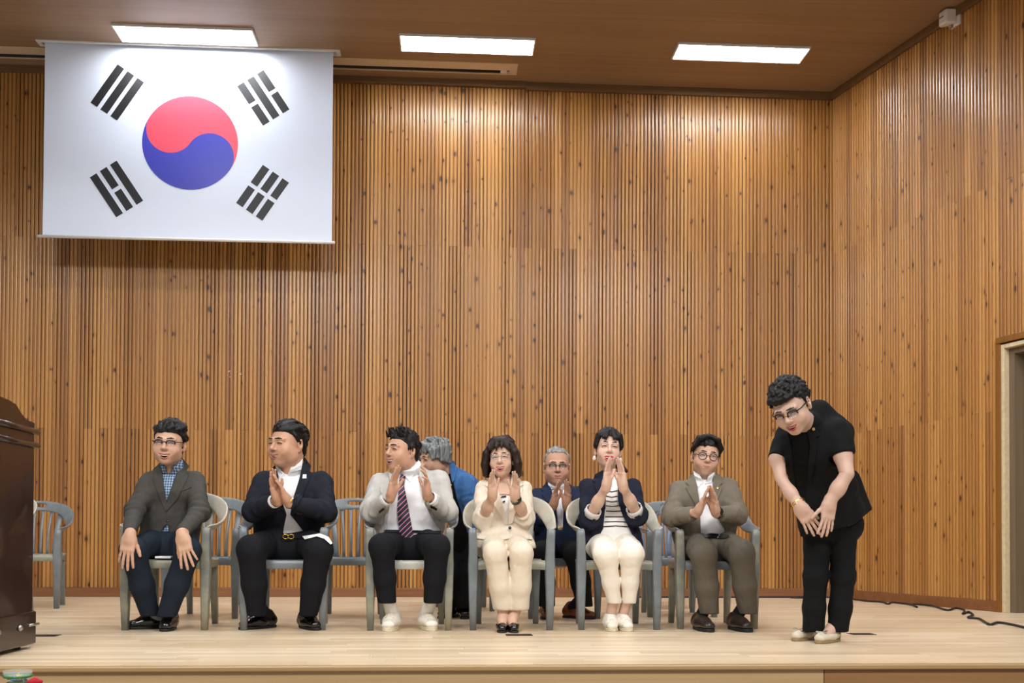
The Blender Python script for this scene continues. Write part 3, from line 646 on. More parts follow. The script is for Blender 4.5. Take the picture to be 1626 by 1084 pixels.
# ================================================================== people: implicit surfaces turned into meshes
f32 = np.float32
def vec(*a): return np.array(a, float)
def unit(v): v = np.asarray(v, float); return v/max(1e-9, np.linalg.norm(v))
_rs = np.random.RandomState(11); _LAT = _rs.rand(32, 32, 32).astype(f32)*2-1
def vnoise(P, freq=(10, 10, 10), off=0.0):
    """value noise, about -1..1"""
    q = [P[i]*freq[i]+off*(7.13+i) for i in range(3)]
    i0 = [np.floor(a).astype(np.int32) for a in q]; t = [(a-b).astype(f32) for a, b in zip(q, i0)]; t = [a*a*(3-2*a) for a in t]
    i1 = [(a+1) & 31 for a in i0]; i0 = [a & 31 for a in i0]
    def L(a, b, c): return _LAT[a, b, c]
    x0 = L(i0[0], i0[1], i0[2])*(1-t[0])+L(i1[0], i0[1], i0[2])*t[0]; x1 = L(i0[0], i1[1], i0[2])*(1-t[0])+L(i1[0], i1[1], i0[2])*t[0]
    y0 = L(i0[0], i0[1], i1[2])*(1-t[0])+L(i1[0], i0[1], i1[2])*t[0]; y1 = L(i0[0], i1[1], i1[2])*(1-t[0])+L(i1[0], i1[1], i1[2])*t[0]
    return (x0*(1-t[1])+x1*t[1])*(1-t[2])+(y0*(1-t[1])+y1*t[1])*t[2]

class SDF:
    """list of smooth-blended primitives in world (or head) space"""
    def __init__(s): s.ops = []; s.post = []
    def _add(s, fn, lo, hi, k, sign): s.ops.append((fn, np.array(lo, float), np.array(hi, float), k, sign)); return s
    def cone(s, a, b, ra, rb, k=0.02, sign=1, u=None, sx=1.0):
        """round cone from a to b; u, sx stretch the section along u"""
        a = np.asarray(a, float); b = np.asarray(b, float); r = max(ra, rb)*max(1, sx); ba = b-a; L2 = max(1e-9, ba @ ba)
        uu = None if u is None else unit(u)
        def fn(X, Y, Z):
            px, py, pz = X-a[0], Y-a[1], Z-a[2]; t = np.clip((px*ba[0]+py*ba[1]+pz*ba[2])/L2, 0, 1)
            dx, dy, dz = px-ba[0]*t, py-ba[1]*t, pz-ba[2]*t
            if uu is not None:
                q = (dx*uu[0]+dy*uu[1]+dz*uu[2])*(1/sx-1); dx = dx+q*uu[0]; dy = dy+q*uu[1]; dz = dz+q*uu[2]
            return np.sqrt(dx*dx+dy*dy+dz*dz)-(ra+(rb-ra)*t)
        return s._add(fn, np.minimum(a, b)-r, np.maximum(a, b)+r, k, sign)
    def ell(s, c, r, k=0.02, sign=1, R=None):
        c = np.asarray(c, float); r = np.asarray(r, float); m = r.max(); Rt = None if R is None else np.asarray(R, float).T
        def fn(X, Y, Z):
            x, y, z = X-c[0], Y-c[1], Z-c[2]
            if Rt is not None: x, y, z = (Rt[0, 0]*x+Rt[0, 1]*y+Rt[0, 2]*z, Rt[1, 0]*x+Rt[1, 1]*y+Rt[1, 2]*z, Rt[2, 0]*x+Rt[2, 1]*y+Rt[2, 2]*z)
            k0 = np.sqrt((x/r[0])**2+(y/r[1])**2+(z/r[2])**2); k1 = np.sqrt((x/r[0]**2)**2+(y/r[1]**2)**2+(z/r[2]**2)**2)
            return k0*(k0-1)/np.maximum(k1, 1e-6)
        return s._add(fn, c-m if R is not None else c-r, c+m if R is not None else c+r, k, sign)
    def box(s, c, h, rad, R=None, k=0.01, sign=1):
        c = np.asarray(c, float); h = np.asarray(h, float); m = np.linalg.norm(h); Rt = np.eye(3) if R is None else np.asarray(R, float).T
        def fn(X, Y, Z):
            x, y, z = X-c[0], Y-c[1], Z-c[2]
            x, y, z = (Rt[0, 0]*x+Rt[0, 1]*y+Rt[0, 2]*z, Rt[1, 0]*x+Rt[1, 1]*y+Rt[1, 2]*z, Rt[2, 0]*x+Rt[2, 1]*y+Rt[2, 2]*z)
            x = np.abs(x)-h[0]+rad; y = np.abs(y)-h[1]+rad; z = np.abs(z)-h[2]+rad
            return np.sqrt(np.maximum(x, 0)**2+np.maximum(y, 0)**2+np.maximum(z, 0)**2)+np.minimum(np.maximum(x, np.maximum(y, z)), 0)-rad
        return s._add(fn, c-m, c+m, k, sign)
    def nest(s, o, lo, hi, k=.008):
        def fn(X, Y, Z):
            X, Y, Z = np.broadcast_arrays(X, Y, Z); F = np.full(X.shape, .25, f32)
            for g, l_, h_, kk, sg in o.ops: F = s._comb(F, g(X, Y, Z), kk, sg)
            return o._post(F, X, Y, Z)
        return s._add(fn, lo, hi, k, 1)
    def cut(s, fn): s.post.append(fn); return s            # field -> max(field, fn)
    def disp(s, fn): s.post.append(('d', fn)); return s
    def _comb(s, F, d, k, sign):
        if sign > 0:
            h = np.clip(0.5+0.5*(F-d)/k, 0, 1); return F+(d-F)*h-k*h*(1-h)
        h = np.clip(0.5-0.5*(F+d)/k, 0, 1); return F+(-d-F)*h+k*h*(1-h)
    def _post(s, F, X, Y, Z):
        for p in s.post:
            if isinstance(p, tuple): F = F+p[1](X, Y, Z)
            else: F = np.maximum(F, p(X, Y, Z))
        return F
    def at(s, P):
        X, Y, Z = P[:, 0], P[:, 1], P[:, 2]; F = np.full(len(P), 1.0)
        for fn, lo, hi, k, sg in s.ops: F = s._comb(F, fn(X, Y, Z), k, sg)
        return s._post(F, X, Y, Z)
    def grid(s, vox, pad=0.02, lo=None, hi=None):
        L = np.min([o[1] for o in s.ops if o[4] > 0], 0)-pad if lo is None else np.array(lo, float)
        H = np.max([o[2] for o in s.ops if o[4] > 0], 0)+pad if hi is None else np.array(hi, float)
        n = np.ceil((H-L)/vox).astype(int)+1
        ax = [(L[i]+vox*np.arange(n[i])).astype(f32) for i in range(3)]
        F = np.full(n, 0.25, f32)
        for fn, lo_, hi_, k, sg in s.ops:
            m = k+3*vox+0.004; a = np.maximum(np.floor((lo_-m-L)/vox).astype(int), 0); b = np.minimum(np.ceil((hi_+m-L)/vox).astype(int)+1, n)
            if (b <= a).any(): continue
            sl = tuple(slice(a[i], b[i]) for i in range(3)); X = ax[0][sl[0]][:, None, None]; Y = ax[1][sl[1]][None, :, None]; Z = ax[2][sl[2]][None, None, :]
            F[sl] = s._comb(F[sl], fn(X, Y, Z).astype(f32), k, sg)
        if s.post:
            I = np.nonzero(F < 0.06); P = [ax[i][I[i]] for i in range(3)]; F[I] = s._post(F[I], *P)
        F[0] = F[-1] = 0.25; F[:, 0] = F[:, -1] = 0.25; F[:, :, 0] = F[:, :, -1] = 0.25
        return F, L, vox
    def mesh(s, vox, smooth=1, **k): return surface_nets(*s.grid(vox, **k), smooth=smooth)

def surface_nets(F, L, vox, smooth=1):
    S = F < 0; nx, ny, nz = F.shape
    c = np.zeros((nx-1, ny-1, nz-1), np.int8)
    for i in (0, 1):
        for j in (0, 1):
            for k in (0, 1): c += S[i:nx-1+i, j:ny-1+j, k:nz-1+k]
    act = (c > 0) & (c < 8); I = np.argwhere(act); idx = np.full(act.shape, -1, np.int32); idx[act] = np.arange(len(I))
    if len(I) == 0: return np.zeros((0, 3)), np.zeros((0, 4), int)
    acc = np.zeros((len(I), 3), f32); cnt = np.zeros(len(I), f32); E = []
    for i in (0, 1):
        for j in (0, 1): E += [((0, i, j), (1, i, j)), ((i, 0, j), (i, 1, j)), ((i, j, 0), (i, j, 1))]
    for a, b in E:
        fa = F[I[:, 0]+a[0], I[:, 1]+a[1], I[:, 2]+a[2]]; fb = F[I[:, 0]+b[0], I[:, 1]+b[1], I[:, 2]+b[2]]; m = (fa < 0) != (fb < 0)
        t = np.where(m, fa/np.where(m, fa-fb, 1), 0); p = np.array(a, f32)[None]+(np.array(b, f32)-np.array(a, f32))[None]*t[:, None]
        acc += p*m[:, None]; cnt += m
    V = (I+acc/cnt[:, None])*vox+L; Q = []
    for d in range(3):
        sh = [nx, ny, nz]; sl0 = [slice(None)]*3; sl1 = [slice(None)]*3; sl0[d] = slice(0, sh[d]-1); sl1[d] = slice(1, sh[d])
        A, B = S[tuple(sl0)], S[tuple(sl1)]; e = np.argwhere(A != B); u, v = (d+1) % 3, (d+2) % 3
        ok = (e[:, u] > 0) & (e[:, v] > 0) & (e[:, u] < sh[u]-1) & (e[:, v] < sh[v]-1); e = e[ok]; ins = A[e[:, 0], e[:, 1], e[:, 2]]
        def ci(du, dv): q = e.copy(); q[:, u] += du; q[:, v] += dv; return idx[q[:, 0], q[:, 1], q[:, 2]]
        q = np.stack([ci(-1, -1), ci(0, -1), ci(0, 0), ci(-1, 0)], 1); q[~ins] = q[~ins][:, ::-1]; Q.append(q)
    Q = np.concatenate(Q); Q = Q[(Q >= 0).all(1)]
    for _ in range(smooth):
        s_ = np.zeros_like(V); n_ = np.zeros(len(V))
        for a in range(4):
            b = (a+1) % 4
            np.add.at(s_, Q[:, a], V[Q[:, b]]); np.add.at(n_, Q[:, a], 1); np.add.at(s_, Q[:, b], V[Q[:, a]]); np.add.at(n_, Q[:, b], 1)
        V = 0.45*V+0.55*s_/np.maximum(n_, 1)[:, None]
    return V, Q

def poly_sd(px, py, poly):
    """signed distance to a polygon in pixel space, negative inside"""
    P = np.asarray(poly, float); d = np.full(px.shape, 1e9); ins = np.zeros(px.shape, bool); n = len(P)
    for i in range(n):
        a, b = P[i], P[(i+1) % n]; e = b-a; wx, wy = px-a[0], py-a[1]; t = np.clip((wx*e[0]+wy*e[1])/max(1e-9, e @ e), 0, 1)
        d = np.minimum(d, (wx-e[0]*t)**2+(wy-e[1]*t)**2)
        c = ((a[1] <= py) & (b[1] > py)) | ((b[1] <= py) & (a[1] > py)); xi = a[0]+(py-a[1])/np.where(abs(e[1]) < 1e-9, 1e-9, e[1])*e[0]
        ins ^= c & (px < xi)
    return np.where(ins, -1, 1)*np.sqrt(d)
def to_px(X, Y, Z):
    vx, vy, vz = X-CAM[0], Y-CAM[1], Z-CAM[2]; d = vx*FW[0]+vy*FW[1]+vz*FW[2]
    return CX+FPX*(vx*RT[0]+vy*RT[1]+vz*RT[2])/d, CY-FPX*(vx*UP[0]+vy*UP[1]+vz*UP[2])/d, d
def opening(poly, ymax):
    """cut: removes cloth inside an outline on the front of the body (nearer than ymax)"""
    def fn(X, Y, Z):
        x, y, d = to_px(X, Y, Z); return -np.maximum(poly_sd(x, y, poly)*d/FPX, Y-ymax)
    return fn

class Person:
    def __init__(s, label, px, py, Y=None):
        p = onz(px, py) if Y is None else at(px, py, Y)*np.array([1, 1, 0])
        s.o = np.array([p[0], p[1], 0.0]); s.root = empty('person', s.o); tag(s.root, label, 'person'); s.bV = []; s.bQ = []; s.bC = []; s.n = 0; s.skin = (0.62, 0.36, 0.24)
    def mesh(s, name, VQ, mat, parent=None, label=None, cols=None):
        V, Q = VQ; me = mesh_np(name, V-s.o, Q, True, cols); o = new_obj(name, me, mat, parent or s.root)
        if label: o['label'] = label
        return o
    def add_body(s, VQ, col=None):
        V, Q = VQ
        if len(V) == 0: return
        if col is None: col = np.tile(np.array(s.skin+(1,)), (len(V), 1))
        s.bV.append(V); s.bQ.append(Q+s.n); s.bC.append(col); s.n += len(V)
    def finish(s):
        me = mesh_np('body', np.concatenate(s.bV)-s.o, np.concatenate(s.bQ), True, np.concatenate(s.bC)); return new_obj('body', me, 'skin', s.root)
    def mb(s, m, name, mat, parent=None, label=None, **k):
        m.v = [(v[0]-s.o[0], v[1]-s.o[1], v[2]-s.o[2]) for v in m.v]; o = m.build(name, mat, parent or s.root, **k)
        if label: o['label'] = label
        return o
    def decal(s, name, sdf, poly, mat, Y0, off=0.0, th=0.004, res=1.6, parent=None, label=None, dens=3.0, smooth=True, soft=0.0):
        """a piece of cloth cut to an outline and laid on the surface of sdf"""
        P = []; n = len(poly)
        for i in range(n):
            a, b = np.array(poly[i], float), np.array(poly[(i+1) % n], float); k = max(1, int(np.linalg.norm(b-a)/dens)); P += [a+(b-a)*t/k for t in range(k)]
        P = np.array(P); lo, hi = P.min(0), P.max(0); gx, gy = np.meshgrid(np.arange(lo[0]+res/2, hi[0], res), np.arange(lo[1]+res/2, hi[1], res)); g = np.stack([gx.ravel(), gy.ravel()], 1)
        if len(g): g = g[poly_sd(g[:, 0], g[:, 1], P) < -0.35*res]
        vs, es, fs, *_ = delaunay_2d_cdt([Vector(p) for p in P]+[Vector(p) for p in g], [(i, (i+1) % len(P)) for i in range(len(P))], [], 1, 1e-4)
        V2 = np.array([tuple(v) for v in vs]); D = FW[None]+RT[None]*((V2[:, 0]-CX)/FPX)[:, None]+UP[None]*((CY-V2[:, 1])/FPX)[:, None]; D /= np.linalg.norm(D, axis=1)[:, None]
        t = (Y0-CAM[1])/D[:, 1]; t = t.copy(); hit = np.zeros(len(t), bool); t_end = t+1.0
        for _ in range(70):
            d = sdf(CAM[None]+D*t[:, None])-off; hit |= d < 0.0008; t = np.where(hit, t, np.minimum(t+np.maximum(d*0.8, 0.0006), t_end))
        if not hit.any(): return None
        if (~hit).any():
            H = V2[hit]; th_ = t[hit]
            for i in np.nonzero(~hit)[0]: t[i] = th_[np.argmin(((H-V2[i])**2).sum(1))]
        # smooth the depth a little so that the cloth hangs
        nb = [[] for _ in range(len(V2))]
        for f in fs:
            for i in range(len(f)): nb[f[i]].append(f[(i+1) % len(f)])
        for _ in range(2):
            t2 = t.copy()
            for i, q in enumerate(nb):
                if q: t2[i] = min(t[i], 0.5*t[i]+0.5*np.mean(t[q]))
            t = t2
        Fv = CAM[None]+D*(t-th)[:, None]; Bv = CAM[None]+D*(t+0.004)[:, None]; nn = len(Fv); fs = [tuple(f) for f in fs]; ed = set()
        for f in fs:
            for i in range(len(f)): ed.add((f[i], f[(i+1) % len(f)]))
        mb = MB(); mb.add(np.concatenate([Fv, Bv])-s.o, fs+[tuple(i+nn for i in f[::-1]) for f in fs]+[(a, b, b+nn, a+nn) for a, b in ed if (b, a) not in ed])
        o = mb.build(name, mat, parent or s.root, smooth=False)
        if smooth:
            for pl in o.data.polygons: pl.use_smooth = True
            try: o.data.set_sharp_from_angle(angle=radians(40))
            except Exception: pass
        if label: o['label'] = label
        return o

# ------------------------------------------------------------------ head
def rot_head(yaw, pitch, roll):
    """yaw>0 turns the face to picture left, pitch>0 looks down, roll>0 tips the crown to picture right"""
    Rz = Matrix.Rotation(-yaw, 3, 'Z'); Rx = Matrix.Rotation(pitch, 3, 'X'); Ry = Matrix.Rotation(roll, 3, 'Y')
    return np.array(Ry @ Rz @ Rx)
def head_sdf(h):
    w, jaw, full = h.get('w', 1.0), h.get('jaw', 1.0), h.get('full', 0.0)
    s = SDF()
    s.ell((0, .018, .040), (.077*w, .096, .082), .02)
    s.ell((0, -.022, -.020), (.069*w, .070, .088), .03)
    s.ell((0, -.032, -.070), (.047*w*jaw, .052, .044), .03)
    s.ell((0, -.064, -.100), (.025*w, .022, .018), .025)
    for q in (-1, 1):
        s.ell((q*.040*w, -.060, -.036), (.026+full*.01, .023+full*.008, .027+full*.008), .025)
        s.ell((q*.046*w*jaw, -.012, -.064), (.016+full*.012, .033, .028+full*.01), .03)
        s.cone((q*.012, -.090, .020), (q*.048*w, -.078, .022), .010, .008, .018)
        s.ell((q*.032*w, -.098, .0045), (.020, .017, .0105), .012, -1)
        s.ell((q*.031*w, -.0775, .0035), (.019, .0155, .0125), .006)
        s.cone((q*.024, -.086, -.030), (q*.042*w, -.076, -.050), .009, .008, .016)   # smiling cheek line
    s.cone((0, -.090, .014), (0, -.1085, -.024), .0075, .0105, .010)
    s.ell((0, -.1095, -.0275), (.0120, .0110, .0100), .009)
    for q in (-1, 1): s.ell((q*.0122, -.099, -.0315), (.0080, .0095, .0075), .006)
    for q in (-1, 1): s.ell((q*.006, -.104, -.0390), (.0028, .004, .003), .002, -1)
    # mouth: upper and lower lip lines, open between them
    mw, mo, my, sm = h.get('mw', .028), h.get('open', .008), -.064, h.get('smile', .006)
    s.ell((0, -.070, my), (.038, .026, .024), .02)
    xs = (-1, -.75, -.4, 0, .4, .75, 1)
    yl = lambda t, o=0: -.0965+.0150*t*t+o
    up = [(mw*t, yl(t), my+.0015+(sm-.0015)*abs(t)**1.7+.0012*(abs(t) == .4)) for t in xs]
    lo = [(mw*t, yl(t, .002), my+sm*abs(t)**1.7-(.0045+mo*1.45)*(1-abs(t)**2.2)) for t in xs]
    if mo > .003:
        for i in range(6):
            a = (vec(*up[i])+vec(*lo[i]))/2; b = (vec(*up[i+1])+vec(*lo[i+1]))/2; ga = max(.0008, (up[i][2]-lo[i][2])/2-.0012); gb = max(.0008, (up[i+1][2]-lo[i+1][2])/2-.0012)
            for oy in (-.006, .002): s.cone(a+vec(0, oy, 0), b+vec(0, oy, 0), ga, gb, .003, -1)
    else:
        for a, b in zip(up[:-1], up[1:]): s.cone(vec(*a)+vec(0, -.004, -.003), vec(*b)+vec(0, -.004, -.003), .0020, .0020, .003, -1)
    lr = h.get('lip_r', .0040)
    for L, r in ((up, lr*.8), (lo, lr*1.1)):
        for a, b in zip(L[:-1], L[1:]): s.cone(a, b, r*(.55 if abs(a[0]) > mw*.9 else 1), r*(.55 if abs(b[0]) > mw*.9 else 1), .003)
    # ears
    for q in (-1, 1):
        R = np.array(Matrix.Rotation(q*0.35, 3, 'Z') @ Matrix.Rotation(-0.15, 3, 'X'))
        s.ell((q*.080*w, .018, -.004), (.010, .022, .033), .006, 1, R); s.ell((q*.088*w, .012, .001), (.008, .012, .018), .005, -1, R); s.ell((q*.079*w, .010, -.032), (.009, .009, .011), .006)
    # neck
    s.cone((0, .030, -.06), h['neck_end'], h.get('neck', .054), h.get('neck', .054)*1.06, .03)
    return s, up, lo

def build_head(P, h):
    c = np.asarray(h['c'], float); sc = h['scale']; M = rot_head(radians(h['yaw'])+math.atan2(c[0], c[1]), radians(h['pitch']), radians(h['roll']))   # yaw is counted from the line to the hall
    to_l = lambda p: (M.T @ (np.asarray(p)-c))/sc
    if 'neck_to' in h: h['neck_end'] = to_l(h['neck_to'])
    else: h['neck_end'] = (0, .045, -.17)
    s, up, lo = head_sdf(h); V, Q = s.mesh(0.0027, 1, pad=0.012)
    sk = np.array(P.skin); col = np.tile(sk, (len(V), 1))
    def near(path, r):
        d = np.full(len(V), 9.0)
        for a, b in zip(path[:-1], path[1:]):
            a, b = vec(*a), vec(*b); t = np.clip(((V-a) @ (b-a))/((b-a) @ (b-a)), 0, 1); d = np.minimum(d, np.linalg.norm(V-a-(b-a)*t[:, None], axis=1))
        return np.clip((r-d)/(r*.35), 0, 1)[:, None]
    lipc = np.array(h.get('lip', (0.42, 0.14, 0.11))); m = np.maximum(near(up, h.get('lip_c', .0068)), near(lo, h.get('lip_c', .0068)+.0004)); 
    ch = np.zeros(len(V))
    for q in (-1, 1): ch = np.maximum(ch, np.exp(-(((V-vec(q*.042, -.075, -.03))/.02)**2).sum(1)))
    ch = np.maximum(ch, .35*np.exp(-(((V-vec(0, -.112, -.03))/.014)**2).sum(1)))
    col = col*(1-.35*ch[:, None])+.35*ch[:, None]*(sk*np.array([1.05, .72, .66]))
    col = col*(1-m)+lipc*m
    # inside of the mouth
    my, mo, mw, sm = -.064, h.get('open', .008), h.get('mw', .028), h.get('smile', .006)
    if mo > .003:
        t = np.abs(V[:, 0])/mw; tt = np.minimum(t, 1); zu = my+.0015+(sm-.0015)*tt**1.7; zl = my+sm*tt**1.7-(.0045+mo*1.45)*(1-tt**2.2)
        ins = (t < .95) & (V[:, 2] < zu-.0012) & (V[:, 2] > zl+.0012) & (V[:, 1] > -.0960+.0150*tt**2-.0005) & (V[:, 1] < -.05); col[ins] = (.09, .016, .014)
    if h.get('stubble'):
        b = np.clip((-.045-V[:, 2])/.02, 0, 1)*np.clip((-V[:, 1]-.0)/.02, 0, 1)*(1-m[:, 0]); col = col*(1-.14*b[:, None])
    tw = lambda v: (np.asarray(v)*sc) @ M.T+c
    P.add_body((tw(V), Q), np.concatenate([col, np.ones((len(V), 1))], 1)); P.tw = tw; P.hs = sc
    # eyes, brows, teeth
    w = h.get('w', 1.0); eo = h.get('eye', .5)
    for q in (-1, 1):
        e = SDF(); ce = vec(q*.031*w, -.0925, .0030)
        pts = [ce+vec(-.0155, .0070, -.0020-q*0.0), ce+vec(-.007, .0005, .0012+.0010*eo), ce+vec(0, -.0020, .0018+.0012*eo), ce+vec(.007, .0005, .0012+.0010*eo), ce+vec(.0155, .0070, -.0020)]
        for a, b in zip(pts[:-1], pts[1:]): e.cone(a, b, .0027, .0027, .001)
        P.mesh('eyelash_line', (lambda VQ: (tw(VQ[0]), VQ[1]))(e.mesh(.0011, 1, pad=.004)), 'lash')
        if eo > .25:
            e = SDF(); e.ell(ce+vec(0, .0035, -.0008), (.0115, .0045, .0046*eo+.0006), .001); V_, Q_ = e.mesh(.0011, 1, pad=.004); eye = P.mesh('eye', (tw(V_), Q_), 'eye_white')
            e = SDF(); e.ell(ce+vec(h.get('gaze', 0)*.003, .0008, -.0004), (.0048, .0036, .0046*eo+.0008), .001); V_, Q_ = e.mesh(.001, 1, pad=.004); P.mesh('iris', (tw(V_), Q_), 'iris', eye)
        e = SDF(); b0 = vec(q*.013, -.0985, .0262+h.get('brow_in', 0)); b1 = vec(q*.033*w, -.0945, .0290+h.get('brow', 0)); b2 = vec(q*.055*w, -.0780, .0225+h.get('brow', 0)*.5)
        br = h.get('brow_r', .0034); e.cone(b0, b1, br, br*1.05, .003); e.cone(b1, b2, br*1.05, br*.5, .003); V_, Q_ = e.mesh(.0013, 1, pad=.005); P.mesh('eyebrow', (tw(V_), Q_), h.get('brow_mat', 'hair_black'))
    if mo > .003 and h.get('teeth', True):
        e = SDF(); n = 8; prev = None; th = .0022+mo*.16
        for i in range(n+1):
            t = -.8+1.6*i/n; p = vec(t*mw, -.0930+.0150*t*t+.001, my+.0005+(sm-.0015)*abs(t)**1.7-th*.85)
            if prev is not None: e.cone(prev, p, th, th, .002, 1)
            prev = p
        V_, Q_ = e.mesh(.0014, 1, pad=.005); P.mesh('teeth', (tw(V_), Q_), 'teeth')
    return tw

def hair_mesh(P, h, build, mat, vox=0.0032, streak=(70, 70, 30), amp=.0016, name='hair', smooth=2):
    s = SDF(); build(s, h.get('w', 1.0)); s.disp(lambda X, Y, Z: (amp*vnoise((X, Y, Z), streak)+amp*.5*vnoise((X, Y, Z), tuple(v*2.1 for v in streak), 3.0)).astype(f32))
    V, Q = s.mesh(vox, smooth, pad=0.02); return P.mesh(name, (P.tw(V), Q), mat)

def short_hair(front_z=.060, side_z=-.006, back_z=-.075, vol=.010, front_y=-.062, n=90, flow=(0.2, 1.0, 0.2), ln=.045, r=.0085, lift=.006, seed=1, jag=.006, top=None, jitter=.35, burn=-.018):
    """cap of hair over the skull, cut back at forehead and sides, with separate locks laid on it"""
    def line(X, Y, Z):
        t = np.clip((Y-front_y)/(.004-front_y), 0, 1); zl = front_z+(side_z-front_z)*t**1.7
        t2 = np.clip((Y-.036)/.035, 0, 1); zl = np.where(Y > .026, side_z+.026-(.026+side_z-back_z)*t2, zl); return zl
    def b(s, w):
        cap = SDF(); C = vec(0, .020, .044); Rr = vec(.077*w+vol*.85, .096+vol, .082+vol*1.2)
        cap.ell(C, Rr, .02); cap.ell((0, .060, -.030), (.062*w+vol*.4, .050+vol*.7, .060), .03)
        cap.cut(lambda X, Y, Z: line(X, Y, Z)+jag*vnoise((X, Y, Z), (90, 40, 40))-Z)
        s.nest(cap, (-.12, -.12, -.13), (.12, .16, .17))
        rs = np.random.RandomState(seed); k = 0; tries = 0
        while k < n and tries < 4000:
            tries += 1; v = unit(rs.normal(size=3)); p = C+Rr*v
            if p[2] < line(p[0], p[1], p[2])+.010: continue
            nr = unit(v/Rr); fl_ = np.array(flow(p) if callable(flow) else flow, float)+rs.normal(size=3)*jitter; d = unit(fl_-nr*(fl_ @ nr)); L = ln*(.7+.6*rs.rand()); rr = r*(.7+.6*rs.rand())
            q = p+d*L*.5+nr*lift*.6; e = p+d*L; e2 = C+Rr*unit((e-C)/Rr)+nr*lift*(1+rs.rand()); s.cone(p-nr*rr*.4, q, rr, rr*.9, .010); s.cone(q, e2, rr*.9, rr*.35, .007); k += 1
        if top: top(s, w, rs)
    return b
def specs(P, h, mat='frame_black', shape='half', r=.0019, lens=(.021, .0155), lens_z=.0, temple='frame_black', bridge=None, tint='lens'):
    """glasses: rims, bridge, temples, lenses"""
    w = h.get('w', 1.0); tw = P.tw; g = None; yv = -.1065
    def pt(q, a, k=1.0):
        e = .7 if shape != 'round' else 1.0
        cx = q*.0325*w; ca, sa = cos(a), sin(a)
        x = cx+lens[0]*k*(abs(ca)**e)*(1 if ca >= 0 else -1); z = lens_z+lens[1]*k*(abs(sa)**e)*(1 if sa >= 0 else -1); return (x, yv+.018*((x/.055)**2), z)
    m = MB()
    for q in (-1, 1):
        if shape == 'half': ang = [pi*i/12 for i in range(-1, 14)]
        else: ang = [2*pi*i/24 for i in range(25)]
        m.tube([tw(vec(*pt(q, a))) for a in ang], r*P.hs*(1.5 if shape == 'half' else 1), 6)
    g = P.mb(m, 'glasses', mat, smooth=True)
    m = MB(); m.tube([tw(vec(x, yv+.002-.004*(1-abs(x)/.012), lens_z+.004+.002*(1-abs(x)/.012))) for x in (-.0115, -.006, 0, .006, .0115)], r*P.hs*.9, 6); P.mb(m, 'bridge', bridge or mat, g, smooth=True)
    for q in (-1, 1):
        m = MB(); x0 = q*(.0325*w+lens[0]); m.tube([tw(vec(x0*.99, yv+.018*((x0/.055)**2), lens_z+.006)), tw(vec(q*.066*w+q*.006, -.07, lens_z+.008)), tw(vec(q*.082*w, -.01, lens_z+.006)), tw(vec(q*.083*w, .02, lens_z-.004))], r*P.hs*1.15, 6); P.mb(m, 'temple', temple, g, smooth=True)
        if shape == 'half':
            m = MB(); m.tube([tw(vec(*pt(q, pi+pi*i/10))) for i in range(11)], .0007*P.hs, 5); P.mb(m, 'lower_rim', 'silver', g, smooth=True)
        ring = [tw(vec(*pt(q, 2*pi*i/24, .97))) for i in range(24)]; c = tw(vec(q*.0325*w, yv+.005, lens_z)); nrm = unit(tw(vec(0, -1, 0))-tw(vec(0, 0, 0)))*.0006
        m = MB(); m.add([p-nrm for p in ring]+[p+nrm for p in ring], [tuple(range(24)), tuple(range(24, 48))[::-1]]+[(i, i+24, (i+1) % 24+24, (i+1) % 24) for i in range(24)]); P.mb(m, 'lens', tint, g)
    return g

